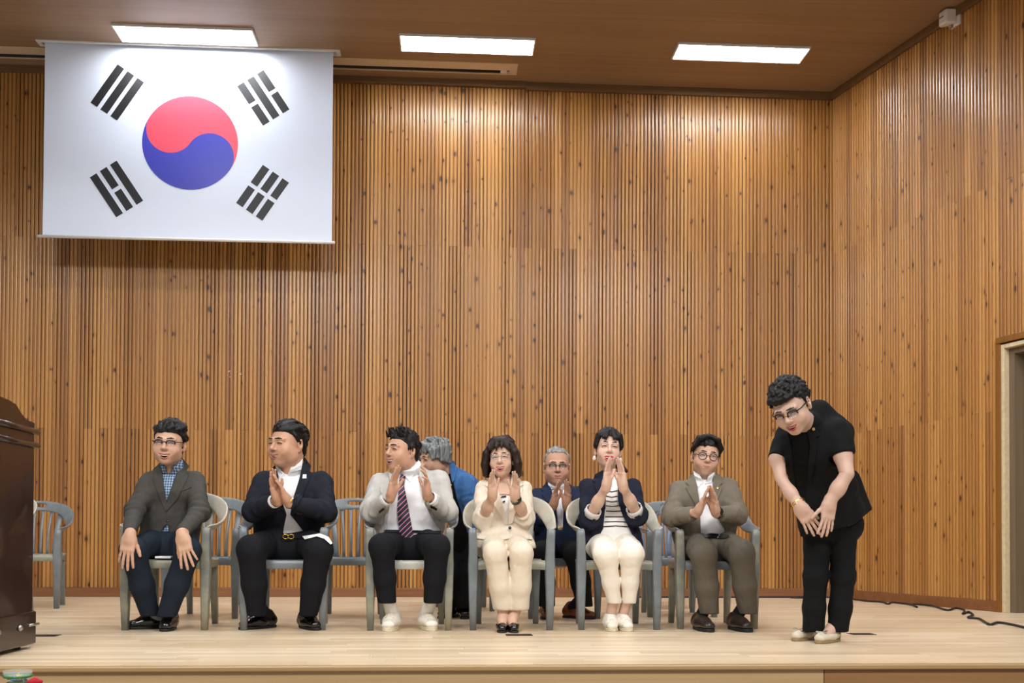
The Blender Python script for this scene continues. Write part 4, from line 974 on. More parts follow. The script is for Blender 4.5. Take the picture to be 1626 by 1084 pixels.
# ------------------------------------------------------------------ hands
def hand(P, wrist, d, n, side, scale=1.0, curl=(.15, .15, .18, .25), spread=.10, thumb=(.6, .45), elbow=None, r_el=.030, sleeve_gap=0.0, vox=.0026, flex=None, tilt_thumb=0.25, col=None, sleeve=True):
    """wrist point, finger direction d, palm normal n; side=+1/-1 picks the thumb side (side * d x n)"""
    d = unit(d); n = unit(np.asarray(n)-d*(np.asarray(n) @ d)); t = side*np.cross(d, n); S = scale; w = np.asarray(wrist, float)
    s = SDF(); R = np.stack([t, d, n], 1)
    s.box(w+d*.052*S, (.041*S, .046*S, .0145*S), .013*S, R, .012)
    s.cone(w-d*.02*S, w+d*.03*S, .0255*S, .028*S, .02, 1, t, 1.15)
    s.ell(w+d*.035*S+t*.022*S+n*.010*S, (.020*S, .030*S, .016*S), .015, 1, R)
    s.ell(w+d*.035*S-t*.024*S+n*.008*S, (.015*S, .033*S, .013*S), .015, 1, R)
    base = [(.030, .094), (.0105, .099), (-.0105, .096), (-.030, .087)]; Ls = [(.043, .026, .021), (.048, .030, .022), (.045, .028, .021), (.034, .021, .019)]; Rs = [.0092, .0096, .0092, .0080]
    for i in range(4):
        p = w+t*base[i][0]*S+d*base[i][1]*S; a = (1.5-i)*spread; v = unit(d*cos(a)+t*sin(a)); ang = 0.0; c = curl[i]; s.cone(p-d*.03*S, p, Rs[i]*1.1*S, Rs[i]*1.08*S, .008)
        for j, L in enumerate(Ls[i]):
            ang += c*(1.0, 1.25, .8)[j]; q = p+(v*cos(ang)+n*sin(ang))*L*S; s.cone(p, q, Rs[i]*(1.05, .95, .88)[j]*S, Rs[i]*(.95, .88, .76)[j]*S, .0035); p = q
    p = w+t*.026*S+d*.022*S+n*.008*S; v = unit(t*sin(thumb[0])+d*cos(thumb[0])+n*tilt_thumb)
    for j, L in enumerate((.040, .032, .026)):
        q = p+v*L*S; s.cone(p, q, (.0135, .0112, .0105)[j]*S, (.0115, .0105, .0085)[j]*S, .006); p = q; v = unit(v+(d*.9-t*.35)*thumb[1]*.5)
    if elbow is not None:
        e = np.asarray(elbow, float)
        if r_el <= .030 and sleeve: s.cone(w-(w-e)*.32, w, .0235, .0265*S, .02)
        else: s.cone(e, w-(w-e)*.45, r_el, r_el*.98, .02); s.cone(w-(w-e)*.5, w, r_el*.95, .0265*S, .03)
    VQ = s.mesh(vox, 1, pad=.010); sk = np.array(P.skin if col is None else col); C = np.tile(np.append(sk, 1), (len(VQ[0]), 1)); P.add_body(VQ, C); return s
for nm, c in (('hair_black', '#0f0d0d'), ('hair_brown', '#1f1512'), ('lash', '#1a1210'), ('iris', '#20130d'), ('eye_white', '#cfc6c0'), ('teeth', '#e9e4da'), ('frame_black', '#101012'), ('hair_soft', '#17120f')):
    plain(nm, c, 0.35 if 'hair' in nm else 0.3, spec=0.5, var=0.25)
def hair_mat(name, c1, c2, scale=(60, 60, 8), rough=0.5):
    t = NT(name); f = t.noise(t.mapping(t.obj(), scale), 1.0, 4, 0.6); t.set(t.ramp(f, [(0.35, rgb(c1)), (0.65, rgb(c2))]), rough, 0, 0.28); t.bump(f, 0.8, 0.005); return t.m
hair_mat('hair_black_s', '#080707', '#171314'); hair_mat('hair_brown_s', '#150e0c', '#33231c'); hair_mat('hair_grey', '#35393a', '#8d9191', (70, 70, 10), 0.45); hair_mat('hair_salt', '#5d605f', '#9c9c99', (70, 70, 20), 0.5)
attr_skin('skin')
def lens_mat():
    t = NT('lens'); t.set((0.9, 0.95, 1, 1), 0.05); t.b.inputs['Alpha'].default_value = 0.04; return t.m
lens_mat()

# ------------------------------------------------------------------ clothes
def limb(s, pts, radii, k=.03):
    for a, b, ra, rb in zip(pts[:-1], pts[1:], radii[:-1], radii[1:]): s.cone(a, b, ra, rb, k)
def folds(amp=.004, fr=(14, 14, 26), off=0.0):
    return lambda X, Y, Z: (amp*vnoise((X+.3*Z, Y, Z-.3*X), fr, off)+amp*.45*vnoise((X-.4*Z, Y+.2*X, Z), tuple(v*2.3 for v in fr), off+4)).astype(f32)
def torso(s, secs, grow=0.0, k=.05):
    """secs: list of (centre, half width, half depth, lateral axis) from neck base to hip"""
    for (a, wa, da, ua), (b, wb_, db, ub) in zip(secs[:-1], secs[1:]):
        sx = .5*((wa+grow)/(da+grow)+(wb_+grow)/(db+grow)); s.cone(a, b, .5*((wa+grow)/sx+da+grow), .5*((wb_+grow)/sx+db+grow), k, 1, unit(np.asarray(ua)+np.asarray(ub)), sx)
def shoe(P, heel, toe, mat, sole_mat, w=.048, h=.055, sole=.018, L=None, lace=None, top=.085, heel_h=0.0, open_top=False, name='shoe', label=None, cap=None):
    """heel and toe: points on the floor"""
    heel = np.asarray(heel, float); toe = np.asarray(toe, float); heel[2] = toe[2] = 0; d = unit(toe-heel); u = np.array([d[1], -d[0], 0]); Ln = np.linalg.norm(toe-heel); z = np.array([0, 0, 1.0])
    s = SDF(); b = sole
    s.cone(heel+d*.038+z*(b+.030), heel+d*Ln*.5+z*(b+.026), .033, .035, .03, 1, u, w/.046)
    s.cone(heel+d*Ln*.45+z*(b+.024), toe-d*.030+z*(b+.014), .034, .024, .03, 1, u, w/.033)
    if not open_top: s.cone(heel+d*.055+z*(b+.03), heel+d*.065+z*top, .037, .034, .03, 1, u, 1.0); s.cone(heel+d*.075+z*(top-.012), heel+d*Ln*.66+z*(b+.034), .030, .022, .03, 1, u, 1.15)
    s.cut(lambda X, Y, Z: (b-.002)-Z)
    if open_top:
        s.cut(lambda X, Y, Z: -np.maximum((b+.034)-Z, ((X-heel[0])*d[0]+(Y-heel[1])*d[1])-Ln*.70))
    o = P.mesh(name, s.mesh(.0045, 2, pad=.012), mat, None, label)
    n = 28; out = []
    for i in range(n):
        a = 2*pi*i/n; c_, s_ = cos(a), sin(a); l = .5*Ln*(1+(abs(c_)**.8)*(1 if c_ > 0 else -1)); t_ = l/Ln; wd = w*.88*(abs(s_)**.7)*(1 if s_ > 0 else -1)*(.80+.22*min(1, max(0, (t_-.25)*2.4))); out.append(heel+d*(l*.985+.004)+u*wd)
    m = MB(); m.loft([[p+z*0.0 for p in out], [p+z*sole*.5 for p in out], [p+z*sole for p in out]]); P.mb(m, 'sole', sole_mat, o, bevel=.004)
    def topz(p):
        q = np.repeat(np.array([[p[0], p[1], 0.0]]), 60, 0); q[:, 2] = np.linspace(.16, .01, 60); f = s.at(q); k = np.argmax(f < 0); return q[k, 2] if (f < 0).any() else sole+.012
    if lace:
        for k in range(4):
            p = heel+d*Ln*(.70-.075*k); m = MB(); pts = [p+u*x for x in (-.026, -.013, 0, .013, .026)]; m.tube([np.array([q[0], q[1], topz(q)+.0015]) for q in pts], .0030, 6); P.mb(m, 'lace', lace, o, smooth=True)
    if cap:
        m = MB(); pts = [toe-d*(.062+.030*(x/.036)**2*-1+.0)+u*x for x in np.linspace(-.036, .036, 9)]; m.tube([np.array([q[0], q[1], topz(q)+.0005]) for q in pts], .0016, 5); P.mb(m, 'toe_seam', cap, o, smooth=True)
    return o
def disc(P, name, p, r, mat, parent=None, th=.004, nrm=(0, -1, 0.15), label=None):
    n = Vector(unit(nrm)); a = n.cross(Vector((0, 0, 1))).normalized(); b = n.cross(a); p = Vector(p); m = MB()
    m.loft([[p+a*(rr*cos(2*pi*k/12))+b*(rr*sin(2*pi*k/12))+n*t for k in range(12)] for rr, t in ((r, -th*.5), (r, th*.3), (r*.7, th*.7))]); return P.mb(m, name, mat, parent, label, smooth=True)
def bracelet(P, c, axis, r, wd, mat, name, parent=None, face=None, face_mat=None, th=.003, sx=1.15, lat=None):
    a = unit(axis); l = unit(np.cross(a, lat if lat is not None else (0.3, -1, .2))); b = np.cross(a, l); n = 24; c = np.asarray(c, float)
    def ring(rr, h): return [c+a*h+l*rr*sx*cos(2*pi*k/n)+b*rr*sin(2*pi*k/n) for k in range(n)]
    m = MB(); m.loft([ring(r, -wd/2), ring(r+th, -wd/2), ring(r+th, wd/2), ring(r, wd/2), ring(r, -wd/2)], caps=False); o = P.mb(m, name, mat, parent, smooth=False)
    if face is not None: disc(P, 'watch_face', c+unit(face)*(r*1.05+th), .017, face_mat or 'steel', o, .008, face)
    return o
# ================================================================== the nine people
def crop(x0, y0, k): return lambda *pts: [(x0+x/k, y0+y/k) for x, y in pts]
c1, c2, c3, c4, c5, c6, c7 = crop(160, 640, 2.855), crop(350, 640, 2.855), crop(550, 640, 2.8545), crop(720, 660, 3.011), crop(830, 660, 3.013), crop(1020, 660, 3.0095), crop(1190, 580, 2.3565)
X1 = vec(1, 0, 0)
def foot(px, py, ang, L=.27):
    t = onz(px, py); a = radians(ang); return t+vec(sin(a), cos(a), 0)*L, t          # heel, toe
def core(P, secs, limbs):
    """the body under the clothes, so that head, hands and feet belong to one figure"""
    s = SDF(); torso(s, secs, -.035, .04)
    for pts, r in limbs: limb(s, pts, [max(.014, q-.030) for q in r], .02)
    P.add_body(s.mesh(.011, 1, pad=.02))
def trousers(P, hips, knees, ankles, mat, rh=.092, rk=.072, rm=.066, ra=.056, pelvis=None, vox=.0075, fold=.0030, flare=None, name='trousers', hem=None, kf=(11, 11, 6), off=1.0):
    s = SDF()
    if pelvis is not None: s.cone(pelvis[0], pelvis[1], pelvis[2], pelvis[2], .05, 1, X1, pelvis[3])
    for h, k, a in zip(hips, knees, ankles):
        a = np.asarray(a)+unit(np.asarray(a)-np.asarray(k))*.06; mid = k*.5+a*.5; g = SDF(); limb(g, [h, k, mid, a], [rh, rk, rm, ra], .03); s.nest(g, np.min([h, k, a], 0)-rh, np.max([h, k, a], 0)+rh, .007)
    s.disp(folds(fold, kf, off))
    for k in knees:
        def crease(X, Y, Z, k=k):
            dx, dy, dz = X-k[0], Y-k[1]-.05, Z-k[2]-.02; return (.0022*np.sin((dz*.8-dy*.6+.5*np.abs(dx))*120+4*vnoise((X, Y, Z), (9, 9, 9), off))*np.exp(-(dx*dx+dy*dy+dz*dz)/.016)).astype(f32)
        s.disp(crease)
    if hem is not None:
        s.cut(lambda X, Y, Z: hem-Z)
    return P.mesh(name, s.mesh(vox, 2, pad=.02), mat), s
def jacket(P, secs, arms, mat, opens=(), ymax=6.5, hemz=None, vox=.0068, fold=.0070, off=0.0, extra=None, k=.045, cuffcut=True, name='jacket', fr=(10, 10, 13)):
    s = SDF(); torso(s, secs, 0, .05)
    for pts, r in arms: limb(s, pts, r, .035)
    if extra: extra(s)
    s.disp(folds(fold, fr, off))
    for pts, r in arms:                                    # creases round the elbow
        if len(pts) < 3: continue
        e = np.asarray(pts[1], float); ax_ = unit(unit(np.asarray(pts[2], float)-e)+unit(e-np.asarray(pts[0], float)))
        def crease(X, Y, Z, e=e, ax_=ax_):
            dx, dy, dz = X-e[0], Y-e[1], Z-e[2]; w_ = dx*ax_[0]+dy*ax_[1]+dz*ax_[2]+.02*vnoise((X, Y, Z), (14, 14, 14), off+2); return (.0105*np.sin(w_*125)*np.exp(-(dx*dx+dy*dy+dz*dz)/.0085)).astype(f32)
        s.disp(crease)
    if hemz is not None: s.cut(lambda X, Y, Z: hemz-Z)
    for pts, r in arms:                                    # open, flat sleeve ends
        e = np.asarray(pts[-1], float); d = unit(e-np.asarray(pts[-2], float)); rr = r[-1]
        s.cut(lambda X, Y, Z, e=e, d=d, rr=rr: np.minimum((X-e[0])*d[0]+(Y-e[1])*d[1]+(Z-e[2])*d[2], rr*1.12-np.sqrt((X-e[0])**2+(Y-e[1])**2+(Z-e[2])**2)))
    full = SDF(); full.ops = list(s.ops); full.post = list(s.post)
    for p in opens: s.cut(opening(p, ymax))
    o = P.mesh(name, s.mesh(vox, 1, pad=.02), mat); return o, s, full
def shirt_of(P, secs, mat, grow=-.014, hemz=None, vox=.008, name='shirt', fold=.003, collar=None, arms=()):
    s = SDF(); torso(s, secs, grow, .05)
    for pts, r in arms: limb(s, pts, r, .03)
    s.disp(folds(fold, (16, 16, 24), 2.0))
    if hemz is not None: s.cut(lambda X, Y, Z: hemz-Z)
    o = P.mesh(name, s.mesh(vox, 1, pad=.02), mat); return o, s
def collar_band(P, a, b, r, mat, parent, vpoly=None, ymax=9):
    s = SDF(); s.cone(a, b, r*1.06, r, .01, 1, X1, 1.06); a = np.asarray(a); b = np.asarray(b); d = unit(b-a)
    s.cut(lambda X, Y, Z: (X-b[0])*d[0]+(Y-b[1])*d[1]+(Z-b[2])*d[2])
    if vpoly is not None: s.cut(opening(vpoly, ymax))
    P.mesh('collar_band', s.mesh(.004, 1, pad=.012), mat, parent); return s
def uni(*ss): return lambda Pn: np.min([q.at(Pn) for q in ss], 0)

def fabrics():
    fabric('blazer_charcoal', '#45433f'); fabric('trouser_navy', '#1d2530'); fabric('suit_midnight', '#1b1e27'); fabric('trouser_black', '#15161b'); fabric('blazer_lightgrey', '#b5b2ad', var=0.16); fabric('shirt_white', '#e4e3e6', 0.7, wrinkle=0.35, var=0.04)
    fabric('cream_suit', '#dbcebb', 0.75, var=0.05); fabric('navy_jacket', '#1f2940'); fabric('black_trouser2', '#121317'); fabric('white_trouser', '#e9e1d4', 0.75, var=0.04); fabric('navy_cardigan', '#1e2130'); fabric('taupe_suit', '#6f675b'); fabric('taupe_trouser', '#625b50')
    fabric('black_suit', '#0e0f11', wrinkle=0.35); fabric('black_knit', '#0c0c0e', 0.95); fabric('blue_shirt', '#3a6092', 0.8, wrinkle=0.6); fabric('sock_white', '#e2ded6', 0.9); fabric('sock_dark', '#14151a', 0.9); fabric('sock_grey', '#8b919b', 0.9); fabric('stripe_black', '#1d1a1c', 0.8); fabric('top_white', '#e9e6e2', 0.8, var=0.03)
    plain('leather_black', '#0d0c0c', 0.16, coat=0.4); plain('leather_brown', '#6b3820', 0.25, coat=0.3); plain('leather_dark', '#2c211d', 0.3, coat=0.2); plain('sole_black', '#0e0e0f', 0.6); plain('sneaker_white', '#e4ddcf', 0.5, var=0.05); plain('sole_cream', '#cfc4a8', 0.6); plain('sole_grey', '#8e8a80', 0.6); plain('pump_beige', '#cfc4ae', 0.35, var=0.08); plain('sole_tan', '#8c7654', 0.5); plain('watch_black', '#111214', 0.2); plain('watch_green', '#26352b', 0.4); plain('button_dark', '#1c1a19', 0.35); plain('lapel_pin', '#d9c27a', 0.25, 0.9); plain('pin_white', '#e8ecec', 0.3); plain('paper_white', '#ecebe8', 0.6); plain('tablet_black', '#0c0d10', 0.2); plain('red_band', '#c0281d', 0.5); plain('pearl', '#f0ece6', 0.2)
    t = NT('plaid_shirt'); p = t.obj(); sep = t.t.nodes.new('ShaderNodeSeparateXYZ'); t.l(p, sep.inputs[0])
    a = t.math('SINE', t.math('MULTIPLY', sep.outputs[0], 420)); b = t.math('SINE', t.math('MULTIPLY', sep.outputs[2], 380))
    f = t.math('MULTIPLY_ADD', t.math('ADD', a, b), 0.25, 0.5); t.set(t.ramp(f, [(0.15, rgb('#243a5c')), (0.5, rgb('#6f8cae')), (0.85, rgb('#aebccb'))]), 0.8)
    t = NT('tie_stripe'); p = t.obj(); sep = t.t.nodes.new('ShaderNodeSeparateXYZ'); t.l(p, sep.inputs[0])
    v = t.math('FRACT', t.math('MULTIPLY', t.math('ADD', t.math('MULTIPLY', sep.outputs[0], -1.0), sep.outputs[2]), 30.0))
    t.set(t.ramp(v, [(0.0, rgb('#171c3a')), (0.52, rgb('#171c3a')), (0.56, rgb('#b8404c')), (0.66, rgb('#d8cfd8')), (0.72, rgb('#b8404c')), (0.8, rgb('#171c3a'))]), 0.5)
    t.t.nodes['Color Ramp'].color_ramp.interpolation = 'CONSTANT' if 'Color Ramp' in t.t.nodes else 'LINEAR'
    t = NT('cuff_stripe'); p = t.obj(); sep = t.t.nodes.new('ShaderNodeSeparateXYZ'); t.l(p, sep.inputs[0])
    v = t.math('FRACT', t.math('MULTIPLY', t.math('ADD', sep.outputs[0], sep.outputs[2]), 90.0)); t.set(t.ramp(v, [(0.0, rgb('#e7e2da')), (0.7, rgb('#e7e2da')), (0.75, rgb('#55585f')), (0.95, rgb('#55585f'))]), 0.8)
fabrics()
def cuff(P, a, b, r, mat, parent, name='cuff'):
    """short sleeve end between a and b"""
    a = np.asarray(a); b = np.asarray(b); d = unit(b-a); u = unit(np.cross(d, (0.2, 1, 0.1))); v = np.cross(d, u); n = 20
    rg = lambda c, rr: [c+u*rr*cos(2*pi*k/n)+v*rr*sin(2*pi*k/n) for k in range(n)]
    m = MB(); m.loft([rg(a, r*.96), rg(a, r*1.04), rg(b, r), rg(b, r*.9), rg(a, r*.96)], caps=False); return P.mb(m, name, mat, parent, smooth=True)

# ---- 1. man in the grey blazer ------------------------------------------------------------------
def person_blazer():
    P = Person('laughing man in grey blazer and plaid shirt with hands on his knees', 268, 992); P.skin = (.57, .345, .235); Y = 6.44
    secs = [(at(272, 748, Y-.01), .085, .065, X1), (at(273, 778, Y), .185, .115, X1), (at(272, 822, Y+.03), .172, .125, X1), (at(268, 862, Y+.05), .19, .14, X1)]
    aL = ([at(239, 763, Y+.01), at(214, 812, Y-.17), at(206, 846, 6.06)], [.066, .056, .041]); aR = ([at(309, 763, Y+.01), at(318, 812, Y-.17), at(289, 846, 6.06)], [.068, .058, .041])
    vs = c1((272, 262), (297, 445), (368, 245)); low = c1((262, 700), (262, 600), (303, 545), (316, 600), (320, 700))
    jo, js, jf = jacket(P, secs, [aL, aR], 'blazer_charcoal', [vs, low], Y-.02, hemz=.47)
    so, ss = shirt_of(P, secs, 'plaid_shirt', hemz=.56); cb = collar_band(P, at(274, 745, Y-.02), at(272, 733, Y-.06), .064, 'plaid_shirt', so, [(262, 725), (286, 725), (266, 758)], Y)
    P.decal('collar_leaf', uni(ss, cb), c1((276, 264), (298, 302), (283, 320), (272, 285)), 'plaid_shirt', Y-.6, .003, parent=so); P.decal('collar_leaf', uni(ss, cb), c1((366, 247), (340, 300), (318, 296), (345, 262)), 'plaid_shirt', Y-.6, .003, parent=so)
    P.decal('lapel', uni(jf), c1((273, 264), (236, 300), (243, 322), (232, 336), (294, 492), (300, 455), (280, 350)), 'blazer_charcoal', Y-.6, .002, .006, parent=jo); P.decal('lapel', uni(jf), c1((368, 247), (402, 285), (384, 316), (398, 326), (345, 436), (296, 490), (299, 450), (338, 350)), 'blazer_charcoal', Y-.6, .002, .006, parent=jo)
    P.decal('breast_pocket', uni(jf), c1((356, 392), (410, 372), (412, 381), (358, 402)), 'blazer_charcoal', Y-.6, .001, .003, parent=jo)
    disc(P, 'button', at(*c1((303, 535))[0], Y-.145), .008, 'button_dark', jo)
    kn = [at(211, 874, 6.10), at(299, 874, 6.12)]; hp = [at(252, 858, Y+.02), at(287, 858, Y+.02)]; an = [at(236, 968, 6.22), at(268, 968, 6.16)]
    tr, ts = trousers(P, hp, kn, an, 'trouser_navy', .088, .073, .068, .055, (at(254, 868, Y-.03), at(284, 868, Y-.03), .110, 1.2), hem=.085)
    bt = P.decal('belt', uni(ss), c1((262, 600), (310, 592), (308, 578), (290, 584), (268, 590)), 'trouser_black', Y-.6, .004, parent=tr)
    for q, a in ((0, 70), (1, 4)):
        h, t = foot(*((201, 999, 66, .26), (260, 1003, -3, .27))[q]); shoe(P, h, t, 'leather_black', 'sole_black', lace='sole_black', cap='sole_black'); s = SDF(); d = unit(t-h); limb(s, [h+d*.06+vec(0, 0, .06), an[q]+vec(0, 0, .03)], [.038, .040]); P.mesh('sock', s.mesh(.006, 1), 'sock_grey')
    core(P, secs, [aL, aR, ([hp[0], kn[0], an[0]], [.088, .07, .05]), ([hp[1], kn[1], an[1]], [.088, .07, .05])])
    hand(P, at(206, 850, 6.03), (-.10, -.22, -1), (0, 1, -.25), 1, 1.02, (.12, .12, .14, .2), .12, elbow=aL[0][1], thumb=(.55, .3))
    hand(P, at(289, 850, 6.03), (.30, -.2, -1), (0.05, 1, -.2), -1, 1.02, (.12, .12, .12, .15), .16, elbow=aR[0][1], thumb=(.35, .3))
    bracelet(P, at(289, 848, 6.045), (.2, -.3, -1), .030, .012, 'gold', 'watch_strap')
    h = dict(c=at(268.5, 704, Y-.10), yaw=14, pitch=4, roll=3, scale=1.10, w=1.02, jaw=1.08, full=.3, open=.011, mw=.032, smile=.008, eye=.2, neck_to=at(272, 748, Y-.01), neck=.053, brow=.002, brow_r=.0032)
    build_head(P, h)
    bk = MB(); q = at(263, 884, 6.25); bk.box((q[0]-.05, 6.20, .433), (q[0]+.045, 6.36, .446)); tag(bk.build('booklet', 'paper_white', bevel=.002), 'white booklet lying on the seat between the legs of the grey blazer man', 'booklet')
    def tp(s, w, rs):
        for i in range(16):
            t = i/15; x = -.060+.125*t; s.cone((x, -.058+.03*(2*t-.9)**2, .074+.006*rs.rand()), (x+.022, -.02+.02*rs.rand(), .118+.012*rs.rand()-.02*abs(2*t-1)), .010, .014, .010)
    hair_mesh(P, h, short_hair(.060, -.008, -.07, .010, -.060, 80, lambda p: (.5 if p[2] > .07 else 0, 1, .1 if p[2] > .07 else -.8), seed=3, top=tp, jitter=.15, lift=.003), 'hair_black_s')
    specs(P, h, 'frame_black', 'half', lens=(.0205, .0135), lens_z=.002, r=.0024); P.finish()
person_blazer()

def lay(P, name, sdf, poly, mat, Y0, off, th, label, cat):
    """a loose flat thing resting on a lap"""
    o = P.decal(name, sdf, poly, mat, Y0, off, th)
    if o is not None: o.parent = None; o.location = P.o; tag(o, label, cat)
    return o
def sock(P, h, t, an, mat, r=.036, skin=False):
    d = unit(t-h); s = SDF(); limb(s, [h+d*.055+vec(0, 0, .05), an+vec(0, 0, .05)], [r, r+.002])
    if skin: P.add_body(s.mesh(.006, 1))
    else: P.mesh('sock', s.mesh(.006, 1), mat)

# ---- 2. large man in the dark suit ------------------------------------------------------------------
def person_dark_suit():
    P = Person('large man in dark open-collar suit clapping, head turned to picture left', 452, 992); P.skin = (.53, .30, .195); Y = 6.46
    secs = [(at(465, 748, Y-.01), .10, .075, X1), (at(462, 785, Y), .215, .14, X1), (at(460, 825, Y+.02), .205, .155, X1), (at(456, 864, Y+.03), .215, .16, X1)]
    aL = ([at(420, 766, Y+.01), at(403, 812, Y-.15), at(434, 796, Y-.29)], [.076, .064, .047]); aR = ([at(510, 766, Y+.01), at(517, 812, Y-.15), at(466, 799, Y-.30)], [.076, .064, .047])
    op = c2((246, 278), (258, 310), (272, 420), (300, 505), (288, 560), (262, 720), (402, 720), (400, 612), (345, 540), (316, 505), (330, 430), (362, 330), (380, 235))
    jo, js, jf = jacket(P, secs, [aL, aR], 'suit_midnight', [op], Y-.02, hemz=.46, off=2.0)
    so, ss = shirt_of(P, secs, 'shirt_white', hemz=.565); cb = collar_band(P, at(464, 748, Y-.02), at(460, 735, Y-.06), .073, 'shirt_white', so, [(438, 722), (470, 722), (452, 765)], Y)
    P.decal('collar_leaf', uni(ss, cb), c2((376, 232), (366, 300), (318, 312), (345, 278)), 'shirt_white', Y-.6, .003, parent=so); P.decal('collar_leaf', uni(ss, cb), c2((250, 284), (262, 292), (290, 318), (272, 340), (254, 312)), 'shirt_white', Y-.6, .003, parent=so)
    P.decal('lapel', uni(jf), c2((378, 240), (412, 285), (400, 318), (409, 326), (372, 420), (322, 500), (318, 470), (345, 390), (366, 310)), 'suit_midnight', Y-.6, .002, .008, parent=jo); P.decal('lapel', uni(jf), c2((247, 280), (228, 300), (226, 330), (250, 440), (292, 500), (275, 420), (260, 320)), 'suit_midnight', Y-.6, .002, .008, parent=jo)
    P.decal('lapel_pin', uni(jf), c2((374, 322), (390, 322), (390, 340), (372, 340)), 'pin_white', Y-.6, .010, .003, parent=jo); P.decal('button', uni(jf), c2((332, 496), (368, 496), (368, 505), (332, 505)), 'button_dark', Y-.6, .002, .004, parent=jo)
    kn = [at(399, 872, 6.10), at(506, 872, 6.10)]; hp = [at(432, 862, Y+.02), at(486, 862, Y+.02)]; an = [at(407, 966, 6.20), at(491, 966, 6.20)]
    tr, ts = trousers(P, hp, kn, an, 'trouser_black', .096, .083, .073, .054, (at(440, 868, Y-.04), at(476, 868, Y-.04), .118, 1.25), hem=.085, off=3.0)
    bl = P.decal('belt', uni(ss, ts), c2((272, 596), (398, 600), (398, 612), (272, 612)), 'trouser_black', Y-.6, .003, .005, parent=tr)
    for cx in (295, 320):
        m = MB(); p = [at(*c2((cx+13*cos(a), 604+10*sin(a)))[0], Y-.175) for a in [2*pi*i/16 for i in range(17)]]; m.tube([Vector(q) for q in p], .0032, 6); P.mb(m, 'buckle_ring', 'gold', tr, smooth=True)
    for q, (x, y, a) in enumerate(((380, 1000, 42), (505, 1001, -30))): h, t = foot(x, y, a, .28); shoe(P, h, t, 'leather_black', 'sole_black', w=.05, lace='sole_black', cap='sole_black'); sock(P, h, t, an[q], 'sock_dark', .034)
    core(P, secs, [aL, aR, ([hp[0], kn[0], an[0]], [.088, .07, .05]), ([hp[1], kn[1], an[1]], [.088, .07, .05])])
    wl, wr_ = at(441, 793, Y-.34), at(457, 796, Y-.345)
    hand(P, wl, (-.22, -.45, 1), (1, -.45, .1), 1, .97, (.10, .08, .08, .1), .05, elbow=aL[0][1], thumb=(.5, .4)); hand(P, wr_, (-.42, -.4, 1), (-1, -.25, -.3), -1, .97, (.08, .06, .06, .1), .05, elbow=aR[0][1], thumb=(.4, .4))
    cuff(P, at(433, 797, Y-.28), at(438, 795, Y-.315), .041, 'shirt_white', jo); bracelet(P, at(459.5, 797.5, Y-.335), unit(wr_-aR[0][1]), .031, .014, 'silver', 'watch_strap', None, (.3, -1, .4), 'gold')
    h = dict(c=at(456, 706, Y-.06), yaw=46, pitch=2, roll=2, scale=1.16, w=1.03, jaw=1.15, full=.9, open=.007, mw=.034, smile=.011, eye=.2, neck_to=at(465, 748, Y-.01), neck=.066, brow_r=.004)
    build_head(P, h)
    def tp(s, w, rs):
        for i in range(18):
            t = i/17; x = -.058+.120*t; s.cone((x, -.062+.026*(2*t-1)**2, .076), (x+.02, .0, .120-.03*t), .009, .012, .010)
    hair_mesh(P, h, short_hair(.066, .004, -.072, .006, -.062, 90, lambda p: (.7, 1, .2) if p[2] > .07 else (0, .5, -1), r=.007, seed=5, top=tp, jitter=.12), 'hair_black_s'); P.finish()
    lay(P, 'paper_sheet', uni(ts), [(480, 851), (508, 846.5), (522, 852), (528, 862), (525, 864), (515, 855), (503, 851), (484, 856)], 'paper_white', Y-.6, .006, .002, 'white paper sheet lying on the thigh of the large man in the dark suit', 'paper')
person_dark_suit()

